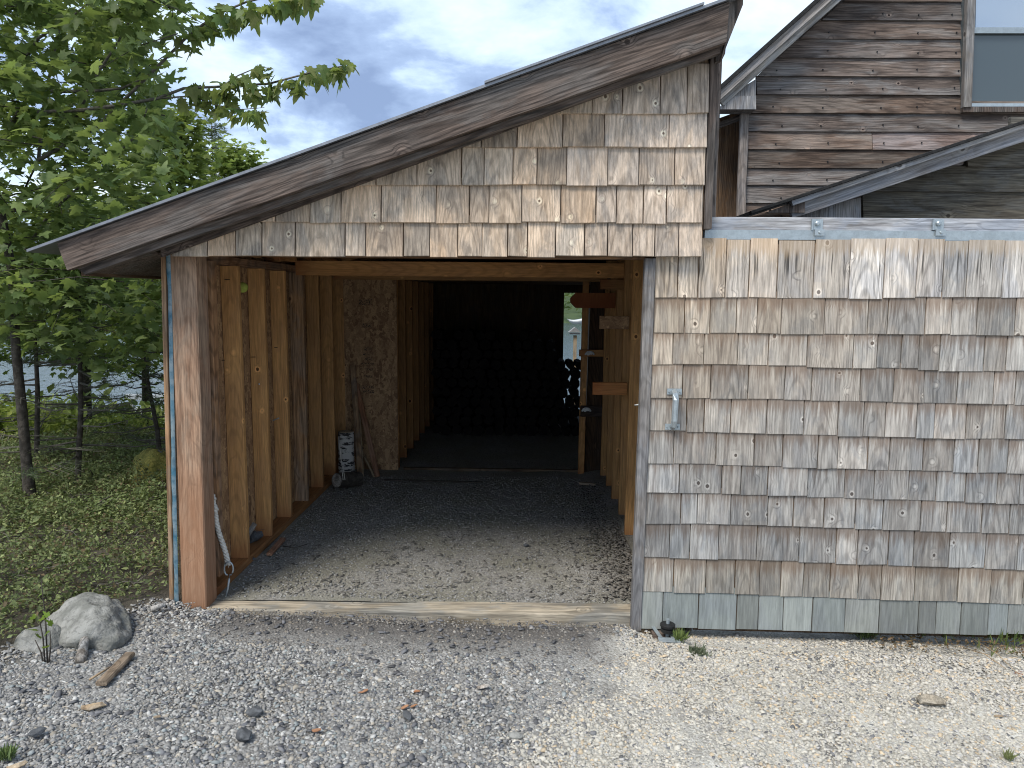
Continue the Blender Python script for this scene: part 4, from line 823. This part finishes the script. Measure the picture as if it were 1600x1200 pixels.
# big maple, trunk then limbs traced through the crown
TB = PG(48, 787, zground(-3.8, 2.1)); YT = TB.y
maple = thing('maple_tree', TB, 'large leafy maple overhanging the low eave of the shed', 'tree')
trk = [TB+Vector((0, 0, -.15)), TB]+[P(a, b, YT) for a, b in ((42, 720), (34, 640), (25, 545), (20, 430), (0, 320), (-35, 200), (-60, 0), (-70, -300))]
tube('trunk', m_bark, maple, trk, [.055, .042, .034, .031, .029, .027, .025, .023, .02, .015], 10, .1)
leafpts = []; big = []
def limb(pxs, Y0, Y1, r0, name='branch', mat=m_limb):
    k = len(pxs); pts = [P(a, b, Y0+(Y1-Y0)*i/(k-1)) for i, (a, b) in enumerate(pxs)]
    tube(name, mat, maple, pts, [r0*(1-.75*i/(k-1)) for i in range(k)], 6, .08); return pts
def twig_leaves(pts, step, size, drop=.08, store=None, spread=.07):
    for i in range(len(pts)-1):
        L = (pts[i+1]-pts[i]).length; m_ = max(1, int(L/step))
        for q in range(m_):
            c_ = pts[i].lerp(pts[i+1], (q+random.random())/m_)+Vector((random.gauss(0, spread), random.gauss(0, spread), random.gauss(-.02, spread*.8)-random.random()*drop)); store.append((c_, size*random.uniform(.7, 1.2)))
L4 = limb([(60, 175), (130, 172), (189, 164), (245, 154), (287, 138), (350, 135), (420, 131), (490, 112), (537, 103)], 1.6, .9, .014)
L4b = limb([(245, 154), (300, 150), (336, 164), (378, 171), (413, 168)], 1.3, 1.05, .006)
L3 = limb([(60, 250), (150, 200), (210, 140), (252, 98), (290, 60), (336, 24), (385, 3), (440, -10), (500, -12)], 1.6, 1.0, .014)
L2 = limb([(110, 200), (154, 112), (182, 70), (220, 0), (250, -60)], 1.7, 1.3, .012)
L1 = limb([(20, 190), (50, 142), (140, 143), (190, 138), (230, 120)], 1.9, 1.4, .018)
L5 = limb([(22, 120), (60, 60), (120, 20), (180, -30)], 2.0, 1.4, .014)
L6 = limb([(22, 420), (80, 330), (150, 270), (215, 210), (230, 170)], 2.0, 1.2, .014)
L7 = limb([(20, 470), (80, 420), (150, 400), (210, 420), (240, 440)], 2.0, 1.6, .014)
L8 = limb([(22, 330), (60, 250), (70, 150), (90, 60), (110, -40)], 2.0, 1.8, .016)
L4t = limb([(345, 136), (372, 118), (405, 104), (428, 108)], 1.1, 1.0, .005)
twig_leaves(L4[4:], .0125, .10, .04, big, .030); twig_leaves(L4b[1:], .015, .085, .03, big, .026); twig_leaves(L4t, .013, .085, .02, big, .026); twig_leaves(L3[4:], .0115, .11, .06, big, .036)
for _ in range(12): big.append((L4[-1]+Vector((random.gauss(0, .03), random.gauss(0, .03), random.gauss(-.01, .02))), .07))
for L in (L2, L1, L5, L6, L7, L8, L3[:4], L4[:4]): twig_leaves(L, .02, .09, .1, leafpts, .12)
def in_mass(px, py):       # where the crown stands in front of the sky (soft outline)
    n_ = mnoise.noise(Vector((px*.013, py*.013, 3)))*.9+mnoise.noise(Vector((px*.035, py*.035, 8)))*.6
    if py < 330: lim = 275-.12*max(0, py-60)+40*n_; return px < lim and n_ > -.30+(.15 if py < 120 else 0)
    return px < 262 and py < 560+45*n_-40*smooth(100, 20, px)
spr = 0
while spr < 900:
    px, py = random.uniform(-160, 285), random.uniform(-160, 600)
    if not in_mass(px, py): continue
    Y = random.uniform(.9, 2.6) if random.random() < .7 else random.uniform(2.6, 4.2); c0 = P(px, py, Y); spr += 1
    if c0.x > -1.95 - .0: continue
    dv = Vector((random.uniform(-1, 1), random.uniform(-1, .6), random.uniform(-.35, .1))).normalized()
    for q in range(random.randint(9, 17)):
        t = random.uniform(-.22, .22); c_ = c0+dv*t+Vector((random.gauss(0, .055), random.gauss(0, .055), random.gauss(0, .03)-abs(t)*.15)); leafpts.append((c_, random.uniform(.06, .115)))
    if random.random() < .3: tube('twig', m_bark, maple, [c0-dv*.25, c0+Vector((0, 0, .015)), c0+dv*.25-Vector((0, 0, .03))], [.004, .003, .0015], 4)
def leaf_rots(n, tilt=.75):
    R = rots(n, tilt); pit = rng.uniform(-.2, .9, n)*-1; a = rng.uniform(0, 2*np.pi, n)
    return R
lp = np.array([tuple(c) for c, s in leafpts]); ls = np.array([s for c, s in leafpts])
hgt = np.clip((lp[:, 2]-1)/2.5, 0, 1)[:, None]
colr = gcolors(len(lp), (.10, .155, .055), (.26, .325, .12), .38)*np.array([[1.0, 1, 1]])
bake('crown', ML, lp, leaf_rots(len(lp), 1.25), ls, colr, m_leaf, maple)
# the leaves that can be picked apart against the sky
LM = []
for tv, tf in ML:
    me = bpy.data.meshes.new('leaf'); me.from_pydata([tuple(v) for v in tv], [], [tuple(f) for f in tf]); me.materials.append(m_leaf)
    ca = me.color_attributes.new('col', 'FLOAT_COLOR', 'POINT'); ca.data.foreach_set('color', np.tile([1., 1, 1, 1], len(tv)).astype('f')); LM.append(me)
random.shuffle(big); print('big leaves', len(big)); big = big[:296]
for (c_, s_) in big:
    o = bpy.data.objects.new('leaf', random.choice(LM))
    dn = Vector((random.uniform(-.8, .8), random.uniform(-.6, .5), random.uniform(-1.5, .05))).normalized(); q = dn.to_track_quat('Y', 'Z')
    Wm = Matrix.Translation(c_) @ q.to_matrix().to_4x4() @ Matrix.Rotation(random.uniform(-.9, .9), 4, 'Y') @ Matrix.Scale(s_, 4)
    link(o, maple, Wm); k = random.uniform(.75, 1.3); o.color = (.16*k*random.uniform(.85, 1.3), .215*k, .07*k, 1)
def bush(name, c, rx, ry, rz_, n, size, ca, cb, label, cat, group=None, tm=OV, stems=6, mat=m_leaf, hollow=.35):
    t = thing(name, c, label, cat, group); c = Vector(c)
    a = rng.normal(size=(n, 3)); a /= np.linalg.norm(a, axis=1)[:, None]; a[:, 2] = np.abs(a[:, 2])*1.0-.05
    rad = (hollow+(1-hollow)*rng.random(n)**.6); p = a*rad[:, None]
    nn = np.array([mnoise.noise(Vector((q[0]*2.2, q[1]*2.2, q[2]*2.2+c.x))) for q in p]); p *= (1+.38*nn)[:, None]; ok = np.array([mnoise.noise(Vector((q[0]*3.6, q[1]*3.6, q[2]*3.6+c.y))) for q in p]) > -.12
    p = p[ok]*np.array([[rx, ry, rz_]])+np.array([c[:]])
    bake('foliage', tm, p, rots(len(p), 1.3), rng.uniform(.6, 1.3, len(p))*size, gcolors(len(p), ca, cb), mat, t)
    for k in range(stems):
        q = rng.integers(0, len(p)); e = Vector(p[q]); tube('stem', m_bark, t, [c+Vector((random.uniform(-.05, .05)*rx, 0, -.1)), c.lerp(e, .5)+Vector((0, 0, .05)), e], [.012*rx+.004, .008*rx+.003, .003], 5)
    return t
# young trees whose tops show above the roof line
def tree(px, py_top, py_mid, Y, rx, n, size, ca, cb, label):
    top, mid = P(px, py_top, Y), P(px, py_mid, Y); base = Vector((mid.x, Y, zground(mid.x, Y)))
    t = thing('young_tree', base, label, 'tree'); tube('trunk', m_bark, t, [base-Vector((0, 0, .2)), base.lerp(mid, .5)+Vector((.05, 0, 0)), mid, top-Vector((0, 0, .1))], [.06, .05, .03, .008], 7)
    p = []; H = top.z-base.z
    for b in range(int(n/26)):
        h = random.uniform(.25, 1.0); wdt = rx*(1-.75*max(0, (h-.45)/.55)**1.3)*random.uniform(.35, 1.05); an = random.uniform(0, 6.28)
        A = base+Vector((0, 0, H*h-.1)); B = A+Vector((math.cos(an)*wdt, math.sin(an)*wdt, wdt*.35))
        if b % 4 == 0: tube('branch', m_bark, t, [A, A.lerp(B, .5)+Vector((0, 0, .04)), B], [.012, .008, .003], 4)
        for q in range(26):
            f = random.random()**.6; c_ = A.lerp(B, f)+Vector((random.gauss(0, .11), random.gauss(0, .11), random.gauss(0, .07))); p.append(tuple(c_))
    p = np.array(p); bake('crown', ML if size > .07 else OV, p, rots(len(p), 1.0), rng.uniform(.6, 1.2, len(p))*size, gcolors(len(p), ca, cb), m_leaf, t)
    return t
tree(285, 172, 330, 4.2, .95, 5200, .10, (.20, .25, .06), (.34, .40, .11), 'yellow green young tree just beyond the maple, above the eave')
tree(368, 225, 330, 5.2, .8, 5200, .09, (.20, .27, .07), (.35, .42, .12), 'bright green young tree whose top shows over the middle of the roof slope')
tree(120, 300, 420, 5.5, 1.3, 3000, .095, (.11, .17, .045), (.22, .29, .08), 'mid green tree standing behind the maple crown')
tree(-60, 250, 420, 4.6, 1.5, 2600, .10, (.11, .17, .045), (.22, .29, .08), 'dark green tree at the far left behind the maple')
tree(215, 300, 430, 6.8, 1.3, 4500, .09, (.14, .21, .05), (.24, .32, .08), 'pale green tree low behind the eave of the shed')
# spruces
def spruce(base, H, rx, nb, label, dead=.3, dense=1.0, lean=(0, 0), hmin=.1, nsize=.035, group=None):
    t = thing('spruce_tree', base, label, 'tree', group); base = Vector(base); top = base+Vector((lean[0], lean[1], H))
    tube('trunk', m_bark, t, [base-Vector((0, 0, .1)), base, base.lerp(top, .35)+Vector((.02, 0, 0)), base.lerp(top, .7), top], [.032, .023, .018, .012, .003], 8, .1)
    pos, parts = [], []
    for b in range(nb):
        h = hmin+(1-hmin)*(b+random.random())/nb; A = base.lerp(top, h); L = rx*(1-h*.85)*random.uniform(.6, 1.1); an = random.uniform(0, 6.28)
        dv = Vector((math.cos(an), math.sin(an), random.uniform(-.12, .22))); Md = A+dv*L*.5+Vector((0, 0, -.02)); E = A+dv*L+Vector((0, 0, .04*L))
        parts.append(tube_data([A, Md, E], [.008, .005, .002], 4)); side = Vector((-dv.y, dv.x, 0))
        isdead = h < dead and random.random() < .7
        for q in range(int(7*L/.3)):
            f = random.uniform(.2, 1); C0 = A.lerp(E, f); sg_ = random.choice((-1, 1)); l2 = L*.35*(1.1-f)+.05
            C1 = C0+(dv*.6+side*sg_*.8).normalized()*l2+Vector((0, 0, random.uniform(-.05, .03))); parts.append(tube_data([C0, C1], [.0028, .001], 3))
            for u in range(int((3 if isdead else 20)*dense)): c_ = C0.lerp(C1, random.random()); pos.append((c_.x+random.gauss(0, .006), c_.y+random.gauss(0, .006), c_.z+random.gauss(0, .005)))
    v, f = merge(parts); o = mesh('branches', v, f, m_limb, t); o['kind'] = 'stuff'
    pos = np.array(pos); bake('needles', NE, pos, rots(len(pos), 1.5), rng.uniform(.6, 1.2, len(pos))*nsize, gcolors(len(pos), (.05, .085, .04), (.11, .155, .065)), m_herb, t); return t
b1 = PG(120, 772, zground(-3.4, 2.2)); spruce(b1, 1.75, .95, 34, 'sparse spruce with bare lower branches between the maple trunk and the shed', .45, 1.2, (.08, .1), .14)
b1 = PG(178, 778, zground(-3, 2.2)); spruce(b1+Vector((.1, .5, 0)), 1.1, .6, 26, 'small leaning spruce just behind the mossy mound', .4, 1.3, (-.15, .1), .2)
b1 = PG(5, 760, zground(-4.3, 2.4)); spruce(b1+Vector((-.15, .6, 0)), 1.9, .9, 26, 'spruce at the left edge half hidden by the maple trunk', .4, 1.2, (.1, 0), .12)
p_ = P(330, 190, 5.6); b1 = Vector((p_.x, 5.6, zground(p_.x, 5.6))); spruce(b1, p_.z-b1.z, 1.0, 120, 'dark spruce tip rising between the young trees above the roof', .0, 2.2, (0, 0), .4, .05)
# shrubs towards the lake
sh_l = ['yellow green shrub at the left edge beside the maple trunk', 'bright shrub between the two trunks', 'low leafy shrub behind the bare spruce', 'pale green shrub under the dock rail', 'shrub close to the shed corner behind the moss', 'far shrub by the lake left of the dock']
for i, (px, py, Y, rx, rz_, ca, cb) in enumerate(((-10, 700, 3.6, .8, .55, (.20, .26, .05), (.36, .40, .10)), (85, 720, 4.0, .7, .5, (.18, .25, .05), (.32, .38, .10)), (160, 715, 4.3, .65, .48, (.16, .23, .05), (.30, .36, .09)), (222, 720, 4.8, .8, .62, (.20, .27, .06), (.38, .42, .12)), (255, 745, 3.6, .5, .4, (.12, .17, .04), (.22, .28, .07)), (70, 690, 6.5, 1.3, .6, (.18, .25, .06), (.32, .38, .10)))):
    c_ = P(px, py, Y); c_.z = min(c_.z, zground(c_.x, Y)+.15); bush('shrub', (c_.x, Y, c_.z), rx, rx*.8, rz_, 6000, .075, ca, cb, sh_l[i], 'shrub', 'shrubs on the slope to the lake')
for i, (px, py, Y, r_, hz, lab) in enumerate(((215, 850, 1.3, .40, .20, 'low feathery bush against the outside of the shed wall'), (150, 800, 1.9, .45, .22, 'low grey green bush at the foot of the bare spruce'), (20, 830, 1.6, .45, .22, 'low bush at the left edge in front of the maple trunk'), (85, 860, 1.1, .35, .16, 'low green bush midway between the maple trunk and the boulder'), (90, 770, 2.6, .5, .34, 'feathery bush between the maple trunk and the bare spruce'), (235, 790, 2.6, .4, .30, 'green bush beside the mossy mound at the shed wall'))):
    c_ = P(px, py, Y); bush('low_bush', (min(c_.x, -1.83-r_*.8), Y, zground(c_.x, Y)-.02), r_, r_*.8, hz, 4200, .028, (.11, .155, .06), (.26, .31, .12), lab, 'bush', 'low bushes in the undergrowth', stems=9, mat=m_herb, hollow=.2)
# undergrowth
n = 80000; x = rng.uniform(-6.5, -1.8, n); y = rng.uniform(-.9, 4.0, n); nzv = np.array([mnoise.noise(Vector((a*1.4, b*1.4, 7)))+.5*mnoise.noise(Vector((a*4, b*4, 2))) for a, b in zip(x, y)])
clump = np.array([mnoise.noise(Vector((a*3.1, b*3.1, 20)))+.6*mnoise.noise(Vector((a*8, b*8, 4))) for a, b in zip(x, y)])
k = ((-x+.5*y+.25*nzv) > 1.98+rng.normal(0, .06, n)) & (clump > -.42) & ~((x > -1.98) & (rng.random(n) < .35)); x, y, clump = x[k], y[k], clump[k]; n = len(x)
hh = (.04+.20*np.clip(clump+.30, 0, 1))*rng.random(n)**.5*np.clip((-x-1.6)*2.6, .5, 1); z = np.array([zground(a, b) for a, b in zip(x, y)])+hh
# low sprigs: each point carries three small leaves
P3 = np.repeat(np.c_[x, y, z], 3, 0)+rng.normal(0, .014, (3*n, 3)); cc = gcolors(n, (.095, .13, .055), (.27, .30, .12), .4); dead = rng.random(n) < .16; cc[dead] = np.array([.15, .105, .06])*rng.uniform(.6, 1.2, (dead.sum(), 1))
bake('undergrowth', OV, P3, rots(3*n, 1.4), rng.gamma(5, .0040, 3*n), np.repeat(cc, 3, 0), m_herb)
parts = []
for i in range(420):
    a = random.uniform(-5.5, -1.85); b = random.uniform(-.6, 3.2)
    if -a+.5*b < 2.05: continue
    z = zground(a, b); an = random.uniform(0, 6.28); L = random.uniform(.08, .28); parts.append(tube_data([(a, b, z+.02), (a+math.cos(an)*L*.5, b+math.sin(an)*L*.5, z+.03+random.random()*.08), (a+math.cos(an)*L, b+math.sin(an)*L, z+.02+random.random()*.12)], [.003, .0025, .001], 3))
v, f = merge(parts); mesh('dead_twigs', v, f, m_limb)['kind'] = 'stuff'
# mid-distance understory on the bank so the slope is not bare
n = 14000; x = rng.uniform(-16, -1.9, n); y = rng.uniform(4, 16, n); z = np.array([zground(a, b) for a, b in zip(x, y)])+rng.random(n)*.45
bake('bank_undergrowth', OV, np.c_[x, y, z], rots(n, 1.4), rng.uniform(.08, .2, n), gcolors(n, (.15, .21, .05), (.32, .38, .11)), m_herb)
n = 3000; x = rng.uniform(-.5, 5, n); y = rng.uniform(7, 15, n); z = np.array([zground(a, b) for a, b in zip(x, y)])+rng.random(n)*.25
bake('bank_grass', OV, np.c_[x, y, z], rots(n, 1.4), rng.uniform(.05, .12, n), gcolors(n, (.08, .13, .03), (.18, .23, .06)), m_herb)
# far wood across the lake
n = 16000; x = rng.uniform(-130, 90, n); t = rng.random(n); y = 104+t*70; z = -2.3+13*t**.7+rng.random(n)*3.5*(.4+.6*np.sin(x*.7)**2)
bake('far_wood', [(OV[0][0]*1., OV[0][1])], np.c_[x, y, z], rots(n, 1.5), rng.uniform(.7, 2.0, n), gcolors(n, (.05, .085, .025), (.13, .18, .06)), m_herb)
# seedling by the boulder
sd_ = PG(72, 1040, zg); s1 = thing('seedling', sd_, 'red stemmed seedling with bright leaves in front of the boulder', 'plant')
for (pa_, pb2) in (((74, 1035), (64, 905)), ((70, 1035), (60, 960)), ((76, 1036), (78, 985)), ((68, 1038), (55, 1000))):
    A = P(*pa_, sd_.y); B = P(*pb2, sd_.y+.02); tube('stem', m_bark, s1, [A, A.lerp(B, .5)+Vector((.006, 0, 0)), B], [.0035, .003, .0015], 5)
for (px, py, s_, k) in ((60, 932, .042, 1.5), (66, 968, .04, 1.2), (52, 966, .036, 1.1), (74, 962, .036, 1.1), (72, 990, .04, .8), (60, 995, .045, .7), (80, 975, .04, 1.), (56, 985, .045, .8), (70, 1012, .04, .6)):
    o = bpy.data.objects.new('leaf', LM[2]); Wm = Matrix.Translation(P(px, py, sd_.y-.01)) @ Euler((random.uniform(.4, 1.2), random.uniform(-.6, .6), random.uniform(0, 6.28))).to_matrix().to_4x4() @ Matrix.Scale(s_, 4); link(o, s1, Wm); o.color = (.17*k, .27*k, .035*k, 1)
def tuft(c, n, size, ht, ca, cb, label, name='weed', spread=.04, cat='weed', tm=NE, wide=1.4, kind=None):
    t = [(tm[0][0]*np.array([[wide, 1, 1]]), tm[0][1])]; p = np.array([c[:]])+np.c_[rng.normal(0, spread, n), rng.normal(0, spread*.7, n), rng.random(n)*ht*.4]
    n = n*2; p = np.repeat(p, 2, 0)+rng.normal(0, .002, (n, 3)); R = rots(n, .95) @ np.array([[1, 0, 0], [0, 0, -1], [0, 1, 0]])[None]
    o = bake(name, t, p, R, rng.uniform(.5, 1.1, n)*size, gcolors(n, ca, cb), m_herb, None, kind); return o if kind else tag(o, label, cat)
zz0 = zground(.8, -.2)
tuft(PG(1062, 1003, zz0), 60, .06, .05, (.10, .15, .05), (.22, .27, .08), 'feathery green weed beside the roller guide', spread=.012)
tuft(PG(1090, 1030, zz0), 120, .055, .05, (.10, .125, .085), (.18, .2, .13), 'grey green weed sprawling on pale gravel below the roller guide', spread=.022)
tuft(PG(1063, 1068, zz0), 40, .025, .02, (.10, .2, .03), (.2, .32, .06), 'tiny bright green sprig on pale gravel, nearer the door', spread=.006, wide=5)
tuft(PG(1026, 1148, zz0), 36, .022, .02, (.12, .22, .03), (.22, .34, .06), 'tiny bright green sprig lowest on the pale gravel', spread=.006, wide=5)
tuft(PG(1352, 996, zground(1.5, -.1)), 130, .05, .05, (.07, .11, .03), (.16, .2, .07), 'green weed growing under the bottom edge of the door', spread=.03, kind='stuff')
tuft(PG(1575, 1188, zground(1.8, -1)), 40, .035, .02, (.14, .17, .06), (.25, .26, .12), 'small pale weed near the lower right corner', spread=.012)
tuft(PG(10, 1188, zground(-1.9, -1)), 60, .05, .03, (.10, .16, .05), (.2, .26, .1), 'small green plant at the lower left corner', spread=.012)
tuft(Vector((2.5, .02, zr)), 260, .09, .06, (.06, .10, .03), (.16, .19, .06), 'long grass growing under the right end of the door', 'grass', .16, 'grass', wide=1., kind='stuff')
n = 900; x = rng.uniform(1.75, 3., n); y = rng.uniform(-.14, .1, n)-.12*np.clip(x-2., 0, 1); z = np.full(n, zr)+rng.random(n)*.03
bake('brown_litter', OV, np.c_[x, y, z], rots(n, 1.), rng.uniform(.008, .03, n), gcolors(n, (.10, .06, .035), (.25, .16, .09)), m_herb)
for (a_, b2_, lab) in (((1505, 1012), (1572, 1045), 'lower dry straw stalk bending over gravel at the right'), ((1520, 998), (1600, 1062), 'upper dry straw stalk bending over gravel at the right')):
    A, B = PG(*a_, zr+.03), PG(*b2_, zr+.05); tag(tube('dry_stalk', m_plank, None, [A, A.lerp(B, .5)+Vector((0, 0, .02)), B], .002, 4), lab, 'stalk')
# ================================================================== LAKESIDE
dk = P(238, 628, 17.5); dock = thing('dock', (dk.x, 17.5, -2.75), 'grey dock with a pale rail at the lake edge left of the shed', 'dock')
dz = P(238, 634, 17.5).z
for k in range(9): box('plank', m_gdeck, dock, (dk.x-.55+k*.36, 16.9, dz-.2), (dk.x-.22+k*.36, 18.2, dz-.16))
box('rail', m_gdeck, dock, (dk.x-.45, 16.9, P(238, 618, 17.5).z-.05), (dk.x+2.6, 16.98, P(238, 618, 17.5).z+.12), col=(1.5, 1.6, 1.7)); box('rail', m_gdeck, dock, (dk.x-.45, 16.85, dz-.12), (dk.x+2.6, 16.93, dz+.05), col=(1.5, 1.6, 1.7))
for k in range(3): box('leg', m_gdeck, dock, (dk.x-.4+k*1.3, 16.99, -3), (dk.x-.3+k*1.3, 17.1, P(238, 616, 17.5).z))
a, b2 = P(217, 657, 9), P(231, 642, 9); sg_ = thing('notice_board', (a.x, 9, zground(a.x, 9)), 'small white board on a thin stake below the dock rail', 'sign')
box('panel', m_paintw, sg_, (a.x, 9, a.z), (b2.x, 9.02, b2.z)); box('stake', m_plank, sg_, ((a.x+b2.x)/2-.015, 9.03, zground(a.x, 9)-.1), ((a.x+b2.x)/2+.015, 9.06, P(224, 625, 9).z))
# seen through the rear window: pale canoe on the water and a bird table on a post
Yc = 22; c0, c1 = P(886, 508, Yc), P(935, 497, Yc); cn = []
cv, cf = [], []
for i in range(13):
    t = i/12; s_ = math.sin(math.pi*min(1, t*1.0+.0))**.55+.02; c_ = c0.lerp(c1, t)
    for k in range(7):
        q = math.pi*k/6; cv.append((c_.x, c_.y+math.cos(q)*.4*s_, c_.z-math.sin(q)*.17*s_+.1+.12*abs(2*t-1)**3))
cf = [(i*7+k, i*7+k+1, i*7+8+k, i*7+7+k) for i in range(12) for k in range(6)]+[(i*7+6, i*7, i*7+7, i*7+13) for i in range(12)]
cz = min(v_[2] for v_ in cv); tag(mesh('canoe', [Vector(v_)-Vector(c0) for v_ in cv], cf, m_paintw, None, Matrix.Translation(c0), True), 'white canoe seen through the rear window of the shed', 'canoe')
Yp = 8.5; a, b2 = P(898, 560, Yp), P(898, 524, Yp); bt = thing('post_table', (a.x, Yp, zground(a.x, Yp)), 'wooden post with a small flat roofed top outside the rear window', 'post')
box('post', m_plank, bt, (a.x-.028, Yp-.03, zground(a.x, Yp)-.2), (a.x+.028, Yp+.03, b2.z)); t0 = P(890, 522, Yp); t1 = P(906, 518, Yp)
box('top_board', m_gdeck, bt, (t0.x, Yp-.08, t0.z), (t1.x, Yp+.08, t0.z+.02))
pk = P(898, 511, Yp); mesh('roof', [(t0.x-.02, Yp-.1, t0.z+.035), (pk.x, Yp-.1, pk.z), (t1.x+.02, Yp-.1, t0.z+.035), (t0.x-.02, Yp+.1, t0.z+.035), (pk.x, Yp+.1, pk.z), (t1.x+.02, Yp+.1, t0.z+.035)], [(0, 1, 2), (5, 4, 3), (0, 3, 4, 1), (1, 4, 5, 2), (2, 5, 3, 0)], m_gdeck, bt)
